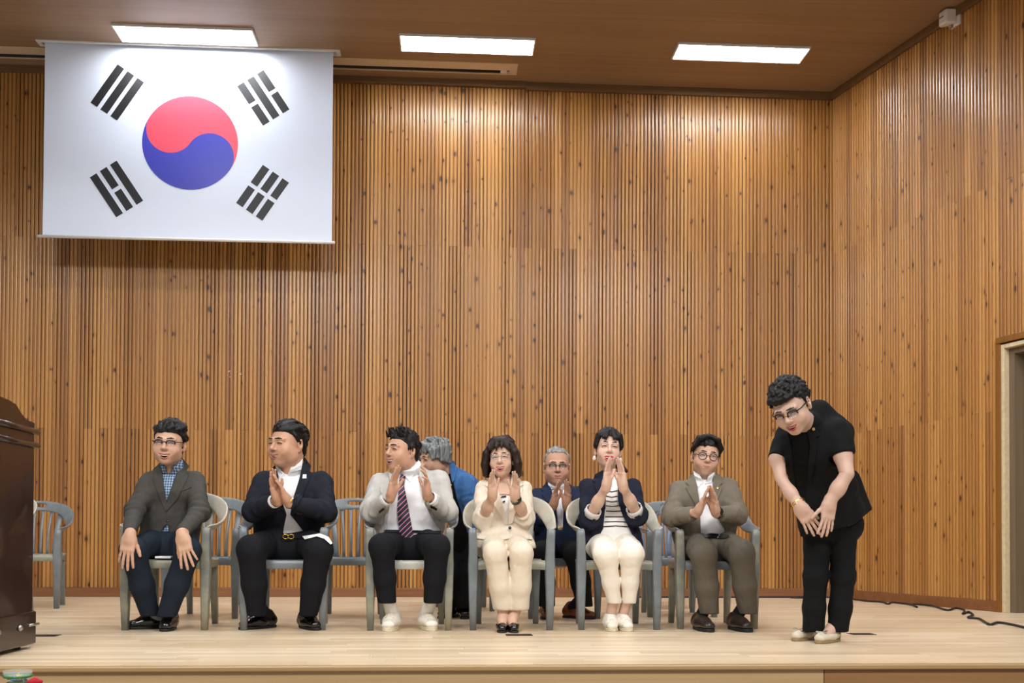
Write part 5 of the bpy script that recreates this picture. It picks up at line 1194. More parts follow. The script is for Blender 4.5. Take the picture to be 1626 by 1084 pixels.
# ---- 3. man with the striped tie --------------------------------------------------------------------
def person_tie():
    P = Person('man in light grey jacket with striped tie clapping, looking to picture left', 650, 993); P.skin = (.55, .32, .215); Y = 6.46
    secs = [(at(652, 750, Y-.01), .095, .07, X1), (at(650, 785, Y), .20, .135, X1), (at(650, 825, Y+.01), .205, .165, X1), (at(649, 862, Y+.02), .21, .165, X1)]
    aL = ([at(604, 768, Y+.01), at(589, 812, Y-.13), at(614, 793, Y-.28)], [.068, .060, .046]); aR = ([at(696, 762, Y+.01), at(710, 812, Y-.13), at(686, 792, Y-.28)], [.070, .060, .046])
    op = c3((188, 305), (200, 400), (195, 470), (165, 720), (440, 720), (440, 592), (385, 520), (350, 440), (332, 330), (320, 262), (250, 285))
    jo, js, jf = jacket(P, secs, [aL, aR], 'blazer_lightgrey', [op], Y-.02, hemz=.45, off=5.0)
    so, ss = shirt_of(P, secs, 'shirt_white', hemz=.54, grow=-.012); cb = collar_band(P, at(652, 749, Y-.02), at(650, 737, Y-.06), .068, 'shirt_white', so)
    P.decal('collar_leaf', uni(ss, cb), c3((320, 264), (322, 285), (290, 357), (258, 325), (290, 298)), 'shirt_white', Y-.6, .003, parent=so); P.decal('collar_leaf', uni(ss, cb), c3((185, 308), (215, 325), (240, 330), (212, 365), (186, 330)), 'shirt_white', Y-.6, .003, parent=so)
    P.decal('tie', uni(ss), c3((252, 330), (264, 345), (262, 372), (280, 470), (305, 602), (278, 637), (240, 608), (230, 470), (238, 372), (240, 340)), 'tie_stripe', Y-.6, .006, .006, label='navy tie with red and white diagonal stripes'); P.decal('tie_knot', uni(ss), c3((248, 318), (268, 330), (264, 348), (240, 345)), 'tie_stripe', Y-.6, .010, .010)
    P.decal('lapel', uni(jf), c3((322, 266), (350, 290), (342, 320), (372, 440), (398, 540), (356, 460), (338, 380)), 'blazer_lightgrey', Y-.6, .002, .007, parent=jo); P.decal('lapel', uni(jf), c3((188, 306), (165, 318), (150, 380), (178, 470), (168, 575), (196, 470), (200, 400)), 'blazer_lightgrey', Y-.6, .002, .007, parent=jo)
    for pp in (c3((146, 490), (168, 474), (171, 484), (149, 500)), c3((383, 463), (412, 478), (409, 488), (380, 473))): P.decal('sleeve_buttons', uni(jf), pp, 'button_dark', Y-.6, .002, .004, parent=jo)
    kn = [at(607, 868, 6.10), at(694, 868, 6.10)]; hp = [at(630, 860, Y+.02), at(672, 860, Y+.02)]; an = [at(614, 950, 6.18), at(688, 950, 6.18)]
    tr, ts = trousers(P, hp, kn, an, 'trouser_black', .094, .078, .065, .054, (at(632, 868, Y-.05), at(668, 868, Y-.05), .118, 1.25), hem=.165, off=6.0)
    P.decal('belt', uni(ss, ts), c3((172, 572), (430, 578), (430, 590), (172, 584)), 'trouser_black', Y-.6, .002, .004, parent=tr)
    for q, (x, y, a) in enumerate(((615, 1003, 6), (687, 1002, -14))): h, t = foot(x, y, a, .285); shoe(P, h, t, 'sneaker_white', 'sole_cream', w=.054, sole=.026, lace='sole_cream', top=.095, cap='sole_grey'); sock(P, h, t, an[q], 'sock_white', .040)
    core(P, secs, [aL, aR, ([hp[0], kn[0], an[0]], [.088, .07, .05]), ([hp[1], kn[1], an[1]], [.088, .07, .05])])
    wl, w2 = at(621, 787, Y-.33), at(678, 785, Y-.33)
    hand(P, wl, (.18, -.3, 1), (1, -.55, 0), 1, .95, (.06, .05, .06, .1), .06, elbow=aL[0][1], thumb=(.45, .3)); hand(P, w2, (.02, -.35, 1), (-1, -.35, 0), -1, .92, (.10, .22, .3, .4), .18, elbow=aR[0][1], thumb=(.75, .2))
    cuff(P, at(612, 794, Y-.27), at(617, 790.5, Y-.305), .041, 'shirt_white', jo); cuff(P, at(688, 793.5, Y-.27), at(682, 790, Y-.305), .041, 'shirt_white', jo)
    h = dict(c=at(638, 716, Y-.07), yaw=48, pitch=0, roll=3, scale=1.06, w=1.0, jaw=1.05, full=.4, open=.011, mw=.033, smile=.010, eye=.2, neck_to=at(652, 750, Y-.01), neck=.064, brow_r=.004)
    build_head(P, h)
    def tp(s, w, rs):
        for i in range(70):
            x = rs.uniform(-.06, .06); y = rs.uniform(-.072, .05); z = .112-.9*x*x/.06*.35-.35*max(0, -y)**1.0*.5; p = vec(x, y, z); s.cone(p, p+vec(rs.normal()*.010-.004, -.018+rs.normal()*.008, .026+rs.rand()*.014), .009, .003, .006)
    hair_mesh(P, h, short_hair(.062, -.012, -.075, .005, -.064, 70, lambda p: (0, .3, 1) if p[2] > .07 else (0, .3, -1), r=.006, ln=.03, seed=8, top=tp), 'hair_black_s', amp=.001); P.finish()
person_tie()

# ---- 4. woman in the cream suit ---------------------------------------------------------------------
def person_cream():
    P = Person('smiling woman with bobbed hair in a cream trouser suit, clapping', 803, 994); P.skin = (.64, .42, .31); Y = 6.46
    secs = [(at(799, 764, Y-.01), .080, .055, X1), (at(799, 794, Y), .158, .105, X1), (at(799, 835, Y+.01), .145, .11, X1), (at(800, 866, Y+.02), .185, .14, X1)]
    wl, w2 = at(782, 786, Y-.29), at(818, 788, Y-.29); eL, eR = at(766, 824, Y-.10), at(834, 822, Y-.10); aL = ([at(768, 777, Y+.01), eL, eL+(wl-eL)*.26], [.056, .053, .047]); aR = ([at(832, 777, Y+.01), eR, eR+(w2-eR)*.26], [.056, .053, .047])
    op = c4((198, 282), (218, 365), (252, 480), (263, 512), (266, 440), (272, 370), (278, 282))
    def ext(s):
        s.cone(at(782, 868, Y-.06), at(818, 868, Y-.06), .11, .11, .04, 1, X1, 1.25)
        for q in (-1, 1): s.ell(at(799+q*17, 800, Y-.06), (.06, .055, .06), .04)
    jo, js, jf = jacket(P, secs, [aL, aR], 'cream_suit', [op], Y-.02, hemz=.50, off=7.0, extra=ext)
    zc = at(800, 786, Y-.1)[2]
    so, ss = shirt_of(P, secs, 'top_white', hemz=.62); s = SDF(); torso(s, secs, -.006, .05); s.cut(lambda X, Y_, Z: zc-Z); P.add_body(s.mesh(.006, 1))
    for y0, x0, x1 in ((384, 228, 252), (408, 236, 247)): P.decal('stripe', uni(ss), c4((x0, y0), (x1, y0-3), (x1, y0+4), (x0, y0+7)), 'stripe_black', Y-.6, .004, .003, parent=so)
    P.decal('lapel', uni(jf), c4((198, 284), (170, 300), (150, 330), (168, 345), (152, 352), (250, 520), (264, 512), (246, 460), (215, 360)), 'cream_suit', Y-.6, .002, .007, parent=jo); P.decal('lapel', uni(jf), c4((278, 284), (318, 300), (336, 330), (312, 340), (330, 352), (282, 512), (264, 520), (266, 440), (272, 360)), 'cream_suit', Y-.6, .002, .007, parent=jo)
    disc(P, 'button', at(*c4((270, 535))[0], Y-.135), .010, 'button_dark', jo); P.decal('waist_tie', uni(jf), c4((112, 560), (200, 575), (262, 560), (375, 572), (378, 590), (270, 585), (205, 600), (110, 585)), 'cream_suit', Y-.6, .003, .008, parent=jo)
    kn = [at(786, 878, 6.08), at(828, 878, 6.08)]; hp = [at(783, 862, Y), at(818, 862, Y)]; an = [at(800, 968, 6.16), at(824, 966, 6.16)]
    tr, ts = trousers(P, hp, kn, an, 'cream_suit', .082, .069, .065, .064, (at(786, 868, Y-.02), at(814, 868, Y-.02), .10, 1.3), hem=.125, off=8.0)
    for q, (x, y) in enumerate(((797, 1005), (817, 1005))):
        h, t = foot(x, y, (4, -2)[q], .23); shoe(P, h, t, 'leather_black', 'sole_black', w=.037, sole=.012, open_top=True, top=.04); d = unit(t-h); s = SDF(); limb(s, [t-d*.10+vec(0, 0, .035), h+d*.06+vec(0, 0, .07), an[q]+vec(0, 0, .04)], [.026, .033, .036], .02); P.add_body(s.mesh(.005, 1))
    core(P, secs, [([hp[0], kn[0], an[0]], [.086, .07, .055]), ([hp[1], kn[1], an[1]], [.086, .07, .055])])
    hand(P, wl, (-.14, -.55, 1), (1, -.75, 0), 1, .84, (.08, .08, .1, .12), .09, elbow=aL[0][1], r_el=.033, thumb=(.5, .4)); hand(P, w2, (.06, -.55, 1), (-1, -.75, 0), -1, .84, (.08, .08, .1, .12), .08, elbow=aR[0][1], r_el=.033, thumb=(.5, .4))
    bracelet(P, at(819.5, 793, Y-.275), unit(w2-aR[0][1]), .029, .020, 'watch_green', 'watch_strap', None, (.4, -1, .3), 'watch_black')
    h = dict(c=at(796, 727, Y-.06), yaw=6, pitch=2, roll=-2, scale=1.0, w=.94, jaw=.88, full=.1, open=.010, mw=.031, smile=.010, eye=.4, neck_to=at(799, 766, Y-.01), neck=.043, lip=(.50, .09, .10), brow_r=.0026, brow_mat='hair_brown')
    build_head(P, h)
    def tp(s, w, rs):
        for q in (-1, 1):
            for i in range(9):
                t = i/8; x0 = q*(.03+.052*t); y0 = -.045+.10*t; z0 = .112-.05*t; tip = vec(q*(.100+.010*rs.rand()), -.035+.11*t, -.095-.02*rs.rand()); m1 = vec(q*.093, y0-.005, .03); m2 = vec(q*.104, y0+.0, -.04)
                s.cone((x0, y0, z0), m1, .017, .018, .014); s.cone(m1, m2, .018, .021, .014); s.cone(m2, tip, .021, .013, .012)
        for i in range(6): t = i/5; s.cone((-.06+.12*t, .06, .05), (-.07+.14*t, .075, -.10), .03, .03, .02)
        for x in (-.030, -.018, -.012, .012, .018): s.cone((x*.6, -.070, .105), (x*.9, -.097, .068), .007, .006, .008); s.cone((x*.9, -.097, .068), (x*1.3, -.101, .040), .005, .0022, .004)
        for q in (-1, 1): s.cone((q*.01, -.075, .108), (q*.058, -.070, .055), .014, .012, .012)
    hair_mesh(P, h, short_hair(.070, -.04, -.09, .014, -.055, 60, lambda p: (2*p[0]/.08, 0, -1), r=.010, ln=.05, seed=9, top=tp, jitter=.15), 'hair_brown_s', streak=(90, 90, 14), amp=.002, smooth=6)
    specs(P, h, 'silver', 'oval', lens=(.0205, .015), lens_z=.0, r=.0011, temple='silver'); disc(P, 'earring', P.tw(vec(.079*.94, .006, -.042)), .006, 'pearl', None, .006); P.finish()
person_cream()

# ---- 5. woman in the striped top --------------------------------------------------------------------
def person_striped():
    P = Person('woman in navy jacket, striped top and white trousers, clapping with hands raised', 985, 994); P.skin = (.66, .44, .34); Y = 6.46
    secs = [(at(968, 757, Y-.01), .080, .055, X1), (at(969, 790, Y), .158, .105, X1), (at(971, 835, Y+.01), .145, .11, X1), (at(973, 866, Y+.02), .18, .13, X1)]
    wl, w2 = at(963, 771, Y-.30), at(989, 771, Y-.30); eL, eR = at(935, 824, Y-.11), at(1013, 820, Y-.11); aL = ([at(934, 772, Y+.01), eL, eL+(wl-eL)*.20], [.058, .055, .050]); aR = ([at(1005, 772, Y+.01), eR, eR+(w2-eR)*.20], [.058, .055, .050])
    op = c5((385, 255), (383, 330), (398, 400), (385, 540), (345, 610), (545, 610), (520, 560), (475, 470), (456, 400), (455, 265))
    def ext(s):
        for q in (-1, 1): s.cone(at(971+q*36, 850, Y+.0), at(972+q*40, 892, Y+.0), .05, .035, .04)
    jo, js, jf = jacket(P, secs, [aL, aR], 'navy_cardigan', [op], Y-.02, hemz=.42, off=9.0, extra=ext)
    so, ss = shirt_of(P, secs, 'top_white', hemz=.50, grow=-.011)
    for y0, x0, x1, dy in ((357, 398, 454, 6), (383, 398, 454, 6), (407, 399, 456, 5), (430, 398, 462, 4), (455, 398, 472, 2), (482, 394, 484, 0), (507, 390, 496, -2), (530, 384, 506, -4)): P.decal('stripe', uni(ss), c5((x0, y0-2), ((x0+x1)/2, y0+dy-2), (x1, y0-2), (x1, y0+2), ((x0+x1)/2, y0+dy+2), (x0, y0+2)), 'stripe_black', Y-.6, .002, .002, parent=so, res=1.2)
    P.decal('lapel', uni(jf), c5((384, 258), (345, 280), (335, 312), (350, 318), (340, 330), (384, 420), (396, 450), (396, 400), (384, 330)), 'navy_cardigan', Y-.6, .002, .007, parent=jo); P.decal('lapel', uni(jf), c5((456, 268), (490, 285), (500, 315), (486, 320), (496, 330), (470, 420), (462, 440), (456, 400)), 'navy_cardigan', Y-.6, .002, .007, parent=jo)
    kn = [at(962, 880, 6.10), at(1002, 879, 6.10)]; hp = [at(954, 864, Y), at(991, 864, Y)]; an = [at(975, 953, 6.18), at(999, 952, 6.18)]
    tr, ts = trousers(P, hp, kn, an, 'white_trouser', .084, .075, .051, .040, (at(958, 868, Y), at(988, 868, Y), .10, 1.3), hem=.165, off=10.0)
    for q, (x, y) in enumerate(((973, 1003), (999, 1003))):
        h, t = foot(x, y, (4, -4)[q], .25); shoe(P, h, t, 'sneaker_white', 'sole_cream', w=.046, sole=.02, lace='top_white', top=.075, cap='sole_grey'); sock(P, h, t, an[q], None, .031, True)
    core(P, secs, [([hp[0], kn[0], an[0]], [.086, .07, .05]), ([hp[1], kn[1], an[1]], [.086, .07, .05])])
    hand(P, wl, (.02, -.15, 1), (1, -.65, 0), 1, .88, (.06, .06, .08, .1), .06, elbow=aL[0][1], r_el=.034, thumb=(.45, .3)); hand(P, w2, (-.12, -.15, 1), (-1, -.4, 0), -1, .88, (.06, .06, .08, .1), .04, elbow=aR[0][1], r_el=.034, thumb=(.4, .3))
    for a, e in ((aL, 1), (aR, 1)):
        d = unit(a[0][2]-a[0][1]); cuff(P, a[0][2]-d*.015, a[0][2]+d*.028, .0515, 'cuff_stripe', jo)
    h = dict(c=at(965.5, 713, Y-.05), yaw=-6, pitch=-4, roll=4, scale=1.04, w=.95, jaw=.92, full=.1, open=.013, mw=.029, smile=.006, eye=.6, gaze=.3, neck_to=at(968, 759, Y-.01), neck=.044, lip=(.52, .025, .04), lip_r=.005, lip_c=.0078, brow_r=.0026, brow_mat='hair_brown', brow=.003)
    build_head(P, h)
    def tp(s, w, rs):
        for q in (-1, 1):
            for i in range(10):
                t = i/9; s.cone((q*.062, -.050+.05*t, .082), (q*.0775, -.044+.06*t, .012+.010*rs.rand()), .010, .007, .018)
            for x in (.020, .030, .038, .046): s.cone((q*x*.4, -.072, .106), (q*x, -.094+.2*x*x/.1, .058), .007, .006, .007); s.cone((q*x, -.094+.2*x*x/.1, .058), (q*(x+.004), -.093+.006*(x > .03), .038), .005, .002, .004)
        s.cone((.03, .10, .02), (.08, .10, -.075), .028, .024, .02); s.cone((.08, .10, -.075), (.13, .08, -.115), .024, .012, .02)
    hair_mesh(P, h, short_hair(.070, -.006, -.07, .015, -.050, 0, lambda p: (2*p[0]/.08, .2, -1), r=.009, ln=.05, seed=12, top=tp, jitter=.1, lift=.002), 'hair_black_s', streak=(90, 90, 14), smooth=3)
    for q in (-1, 1): m = MB(); p = P.tw(vec(q*.080, .010, -.042)); m.lathe([(.001, .0), (.009, -.008), (.012, -.022), (.006, -.034), (.001, -.036)], 12, tuple(p)); P.mb(m, 'earring', 'pearl', None, smooth=True)
    P.finish()
person_striped()

# ---- 6. man in the taupe suit -----------------------------------------------------------------------
def person_taupe():
    P = Person('young man with glasses in a taupe suit, palms pressed together', 1140, 992); P.skin = (.57, .35, .25); Y = 6.46
    secs = [(at(1119, 760, Y-.01), .095, .07, X1), (at(1118, 793, Y), .195, .13, X1), (at(1119, 832, Y+.01), .19, .15, X1), (at(1122, 864, Y+.02), .195, .15, X1)]
    aL = ([at(1079, 779, Y+.01), at(1068, 820, Y-.13), at(1102, 816, Y-.28)], [.070, .062, .046]); aR = ([at(1156, 776, Y+.01), at(1170, 817, Y-.13), at(1143, 817, Y-.28)], [.070, .062, .046])
    op = c6((243, 262), (262, 330), (275, 430), (285, 720), (400, 720), (395, 545), (352, 480), (332, 400), (336, 340), (341, 278))
    def ext(s): s.cone(at(1083, 850, Y+.02), at(1085, 885, Y+.0), .05, .03, .04)
    jo, js, jf = jacket(P, secs, [aL, aR], 'taupe_suit', [op], Y-.02, hemz=.46, off=11.0, extra=ext)
    so, ss = shirt_of(P, secs, 'shirt_white', hemz=.555); cb = collar_band(P, at(1119, 759, Y-.02), at(1118, 748, Y-.06), .063, 'shirt_white', so, [(1105, 735), (1131, 735), (1119, 772)], Y)
    P.decal('collar_leaf', uni(ss, cb), c6((243, 262), (290, 318), (266, 342), (252, 310)), 'shirt_white', Y-.6, .003, parent=so); P.decal('collar_leaf', uni(ss, cb), c6((340, 280), (330, 318), (298, 325), (318, 300)), 'shirt_white', Y-.6, .003, parent=so)
    P.decal('lapel', uni(jf), c6((243, 266), (206, 318), (226, 335), (208, 342), (256, 425), (278, 470), (275, 420), (262, 335)), 'taupe_suit', Y-.6, .002, .008, parent=jo); P.decal('lapel', uni(jf), c6((341, 282), (384, 318), (366, 332), (381, 345), (350, 420), (340, 440), (332, 400), (336, 340)), 'taupe_suit', Y-.6, .002, .008, parent=jo)
    p = c6((358, 343))[0]; P.decal('lapel_pin', uni(jf), [(p[0]+1.9*cos(a), p[1]+1.9*sin(a)) for a in [2*pi*i/10 for i in range(10)]], 'lapel_pin', Y-.6, .010, .003, parent=jo)
    kn = [at(1117, 879, 6.10), at(1177, 877, 6.10)]; hp = [at(1103, 862, Y), at(1147, 862, Y)]; an = [at(1126, 967, 6.18), at(1187, 965, 6.18)]
    tr, ts = trousers(P, hp, kn, an, 'taupe_trouser', .092, .080, .070, .056, (at(1106, 868, Y-.04), at(1142, 868, Y-.04), .115, 1.25), hem=.10, off=12.0)
    for q, (x, y) in enumerate(((1129, 1004), (1191, 1004))): h, t = foot(x, y, (-6, -10)[q], .28); shoe(P, h, t, 'leather_dark', 'sole_black', w=.052, sole=.022, top=.08, cap='sole_black'); sock(P, h, t, an[q], 'sock_dark', .037)
    core(P, secs, [aL, aR, ([hp[0], kn[0], an[0]], [.088, .07, .05]), ([hp[1], kn[1], an[1]], [.088, .07, .05])])
    wl, w2 = at(1108, 812, Y-.335), at(1136, 812, Y-.335)
    hand(P, wl, (.28, -.6, 1), (1, -.4, -.2), 1, .93, (.04, .04, .04, .05), .03, elbow=aL[0][1], thumb=(.35, .3)); hand(P, w2, (-.30, -.6, 1), (-1, -.4, -.2), -1, .93, (.04, .04, .04, .05), .03, elbow=aR[0][1], thumb=(.35, .3))
    bracelet(P, at(1139.5, 813.5, Y-.315), unit(w2-aR[0][1]), .031, .018, 'watch_black', 'watch_strap', None, (.5, -1, .2), 'watch_black')
    h = dict(c=at(1120.5, 725, Y-.04), yaw=-9, pitch=3, roll=7, scale=1.06, w=1.0, jaw=1.0, full=.2, open=.001, mw=.026, smile=.001, eye=.6, neck_to=at(1119, 760, Y-.01), neck=.056, brow_r=.003, stubble=True)
    build_head(P, h)
    def tp(s, w, rs):
        for q in (-1, 1):
            for i in range(18):
                t = i/17; j = rs.rand()*.008; s.cone((-.006+q*.006, -.066+.10*t, .121+j*.4), (q*.052, -.082+.085*t, .100+j), .010, .011, .010); s.cone((q*.052, -.082+.085*t, .100+j), (q*(.083+j), -.066+.085*t, .046+j-.02*t), .011, .005, .008)
    hair_mesh(P, h, short_hair(.062, -.004, -.07, .010, -.060, 40, lambda p: (2*p[0]/.08, .3, -1), r=.006, ln=.045, seed=14, top=tp, jitter=.12, lift=.001), 'hair_black_s', smooth=2)
    specs(P, h, 'frame_black', 'round', lens=(.0228, .0205), lens_z=-.003, r=.0021); P.finish()
    lay(P, 'tablet', uni(ts), c6((292, 566), (330, 560), (414, 568), (414, 578), (392, 584), (300, 580)), 'tablet_black', Y-.6, .005, .008, 'thin black tablet on the lap of the man in the taupe suit', 'tablet')
person_taupe()

# ---- 7. man in navy in the second row ---------------------------------------------------------------
def person_navy():
    P = Person('grey-haired man with glasses in navy jacket clapping in the second row', 893, 978); P.skin = (.50, .28, .185); Y = 7.30
    secs = [(at(886, 773, Y-.01), .095, .07, X1), (at(886, 806, Y), .195, .135, X1), (at(886, 845, Y+.01), .19, .155, X1), (at(885, 876, Y+.02), .195, .155, X1)]
    wl, w2 = at(879, 801, Y-.30), at(900, 801, Y-.30); eL, eR = at(852, 828, Y-.10), at(922, 828, Y-.10); aL = ([at(853, 789, Y+.01), eL, eL+(wl-eL)*.40], [.068, .060, .050]); aR = ([at(919, 788, Y+.01), eR, eR+(w2-eR)*.40], [.068, .060, .050])
    op = c5((118, 308), (140, 360), (160, 440), (168, 545), (192, 545), (196, 440), (205, 350), (190, 330))
    jo, js, jf = jacket(P, secs, [aL, aR], 'navy_jacket', [op], Y-.02, hemz=.47, off=13.0, vox=.0075)
    so, ss = shirt_of(P, secs, 'shirt_white', hemz=.57); cb = collar_band(P, at(886, 772, Y-.02), at(885, 763, Y-.06), .066, 'shirt_white', so, [(876, 752), (896, 752), (886, 785)], Y)
    P.decal('collar_leaf', uni(ss, cb), c5((118, 310), (150, 345), (138, 352), (122, 330)), 'shirt_white', Y-.6, .003, parent=so)
    P.decal('lapel', uni(jf), c5((118, 312), (85, 350), (100, 362), (90, 372), (150, 460), (170, 520), (160, 440), (140, 360)), 'navy_jacket', Y-.6, .002, .008, parent=jo); P.decal('lapel', uni(jf), c5((206, 350), (240, 352), (228, 372), (238, 380), (200, 470), (192, 520), (196, 440)), 'navy_jacket', Y-.6, .002, .008, parent=jo)
    P.decal('lapel_pin', uni(jf), c5((222, 354), (227, 354), (227, 360), (222, 360)), 'lapel_pin', Y-.6, .011, .003, parent=jo)
    kn = [at(862, 878, 6.95), at(915, 880, 6.95)]; hp = [at(870, 872, Y), at(901, 872, Y)]; an = [at(868, 957, 7.02), at(927, 956, 7.02)]
    tr, ts = trousers(P, hp, kn, an, 'black_trouser2', .094, .078, .068, .058, (at(874, 874, Y), at(898, 874, Y), .11, 1.25), hem=.09, off=14.0); P.decal('belt_buckle', uni(ss, ts), c5((168, 532), (192, 532), (192, 540), (168, 540)), 'gold', Y-.6, .004, .004, parent=tr)
    for q, (x, y, a) in enumerate(((868, 984, 4), (945, 983, -52))): h, t = foot(x, y, a, .27); shoe(P, h, t, 'leather_brown', 'sole_black', w=.05, cap='sole_black'); sock(P, h, t, an[q], 'sock_dark')
    core(P, secs, [([hp[0], kn[0], an[0]], [.088, .07, .05]), ([hp[1], kn[1], an[1]], [.088, .07, .05])])
    hand(P, wl, (.10, -.4, 1), (1, -.6, 0), 1, .90, (.06, .06, .08, .1), .06, elbow=aL[0][1], r_el=.042, thumb=(.45, .4)); hand(P, w2, (.03, -.4, 1), (-1, -.6, 0), -1, .90, (.06, .06, .08, .1), .06, elbow=aR[0][1], r_el=.042, thumb=(.45, .4))
    b = bracelet(P, at(904.5, 806, Y-.275), unit(w2-aR[0][1]), .036, .016, 'silver', 'watch_strap', None, (.6, -1, .2), 'gold'); bracelet(P, at(902.5, 803, Y-.288), unit(w2-aR[0][1]), .034, .007, 'red_band', 'wrist_band')
    h = dict(c=at(884, 741, Y-.05), yaw=-4, pitch=2, roll=1, scale=1.10, w=1.03, jaw=1.12, full=.6, open=.004, mw=.029, smile=.004, eye=.45, neck_to=at(886, 774, Y-.01), neck=.062, brow_r=.003, brow_mat='hair_soft', lip=(.40, .13, .11))
    build_head(P, h); hair_mesh(P, h, short_hair(.092, .002, -.06, .0035, -.040, 70, lambda p: (.3, 1, .2) if p[2] > .09 else (0, .5, -1), r=.005, ln=.03, lift=.001, seed=16, jag=.010), 'hair_salt')
    specs(P, h, 'frame_black', 'half', lens=(.0205, .0145), lens_z=.0, r=.0019, temple='dark_metal'); P.finish()
person_navy()

# ---- 8. bowing woman --------------------------------------------------------------------------------
def person_bowing():
    P = Person('woman in black suit and glasses standing and bowing at the right', 1310, 1016); P.skin = (.58, .385, .30); Y = 5.42; U = unit((.92, -.38, 0))
    secs = [(at(1280, 672, 5.16), .078, .06, U), (at(1290, 712, 5.24), .175, .115, U), (at(1308, 775, 5.36), .165, .125, U), (at(1322, 828, 5.46), .185, .14, U)]
    aL = ([at(1247, 690, 5.30), at(1234, 728, 5.24)], [.056, .050]); aR = ([at(1329, 684, 5.14), at(1338, 722, 5.10)], [.068, .066])
    def ext(s):
        s.cone(at(1318, 800, 5.44), at(1352, 812, 5.52), .10, .075, .06); s.cone(at(1350, 760, 5.45), at(1366, 812, 5.5), .05, .06, .06); s.cone(at(1288, 790, 5.34), at(1291, 848, 5.38), .072, .07, .05); s.cone(at(1318, 790, 5.30), at(1325, 842, 5.36), .085, .08, .05); s.cone(at(1300, 655, 5.22), at(1330, 690, 5.25), .07, .09, .05)
    hem = [(1255, 870), (1258, 852), (1275, 852), (1300, 846), (1355, 833), (1388, 806), (1420, 790), (1460, 900), (1255, 960)]
    jo, js, jf = jacket(P, secs, [aL, aR], 'black_suit', [hem], 9, off=15.0, extra=ext, fold=.005)
    so = P.decal('top', uni(jf), c7((160, 250), (215, 225), (225, 300), (215, 420), (205, 530), (185, 500), (165, 400), (155, 300)), 'black_knit', 4.4, .0, .003)
    P.decal('lapel', uni(jf), c7((222, 165), (262, 225), (262, 262), (250, 268), (250, 330), (230, 440), (216, 420), (226, 300), (212, 220)), 'black_suit', 4.4, .002, .008, parent=jo); P.decal('lapel', uni(jf), c7((140, 240), (118, 262), (120, 300), (150, 420), (180, 500), (166, 400), (156, 300)), 'black_suit', 4.4, .002, .008, parent=jo)
    p = c7((240, 238))[0]; P.decal('lapel_pin', uni(jf), [(p[0]+2.5*cos(a), p[1]+2.5*sin(a)) for a in [2*pi*i/10 for i in range(10)]], 'lapel_pin', 4.4, .011, .004, parent=jo)
    hp = [at(1297, 846, 5.46), at(1338, 842, 5.44)]; kn = [at(1295, 915, 5.44), at(1339, 915, 5.42)]; an = [at(1292, 994, 5.48), at(1331, 998, 5.45)]
    tr, ts = trousers(P, hp, kn, an, 'black_suit', .078, .0635, .060, .058, (at(1308, 832, 5.46), at(1330, 832, 5.46), .12, 1.2), hem=.055, off=16.0, fold=.003, kf=(14, 14, 9))
    for q, (x, y) in enumerate(((1260, 1018), (1297, 1022))):
        h, t = foot(x, y, 50, .24); o = shoe(P, h, t, 'pump_beige', 'sole_tan', w=.042, sole=.016, open_top=True, top=.05); d = unit(t-h); s = SDF(); limb(s, [t-d*.10+vec(0, 0, .04), h+d*.07+vec(0, 0, .075), an[q]+vec(0, 0, .03)], [.028, .034, .036], .02); P.add_body(s.mesh(.005, 1))
        c = t-d*.055+vec(0, 0, .054); u = vec(d[1], -d[0], 0); m = MB()
        for g in (-1, 1): m.add([c, c+u*g*.03+d*.012+vec(0, 0, .004), c+u*g*.03-d*.014+vec(0, 0, .010), c+vec(0, 0, .010), c+u*g*.03+d*.012+vec(0, 0, .012), c+u*g*.03-d*.014+vec(0, 0, .018)], [(0, 1, 2), (3, 5, 4), (0, 3, 4, 1), (1, 4, 5, 2), (2, 5, 3, 0)])
        P.mb(m, 'bow', 'silver', o); MB and None
        m = MB(); hh = h+d*.03; m.lathe([(.0, .0), (.017, .0), (.022, .02), (.026, .034), (0, .034)], 14, tuple(hh)); P.mb(m, 'heel', 'sole_tan', o, smooth=True)
    core(P, secs, [([hp[0], kn[0], an[0]], [.09, .07, .05]), ([hp[1], kn[1], an[1]], [.09, .07, .05])])
    wl, w2 = at(1270, 804, 5.13), at(1317, 798, 5.08); eL, eR = at(1240, 760, 5.20), at(1345, 752, 5.06)
    for a, e, rr in ((aL, eL, (.034, .037, .031)), (aR, eR, (.040, .044, .037))): s = SDF(); limb(s, [a[0][0], a[0][1], e], rr, .03); P.add_body(s.mesh(.006, 1))
    hand(P, wl, (.60, -.06, -1), (.3, 1, .1), 1, .90, (.10, .10, .12, .14), .12, elbow=eL, r_el=.0305, thumb=(.35, .2)); hand(P, w2, (-.12, -.03, -1), (-.2, 1, 0), -1, .90, (.10, .10, .12, .14), .12, elbow=eR, r_el=.036, thumb=(.7, .2))
    bracelet(P, at(1268, 800, 5.14), unit(wl-eL), .034, .006, 'gold', 'bracelet'); bracelet(P, at(1266.5, 797, 5.145), unit(wl-eL), .035, .004, 'gold', 'bracelet')
    h = dict(c=at(1256, 646, 5.02), yaw=22, pitch=22, roll=-16, scale=1.06, w=1.02, jaw=1.02, full=.5, open=.008, mw=.032, smile=.011, eye=.2, neck_to=at(1281, 674, 5.17), neck=.052, lip=(.42, .05, .07), brow_r=.0028, brow_mat='hair_soft')
    build_head(P, h)
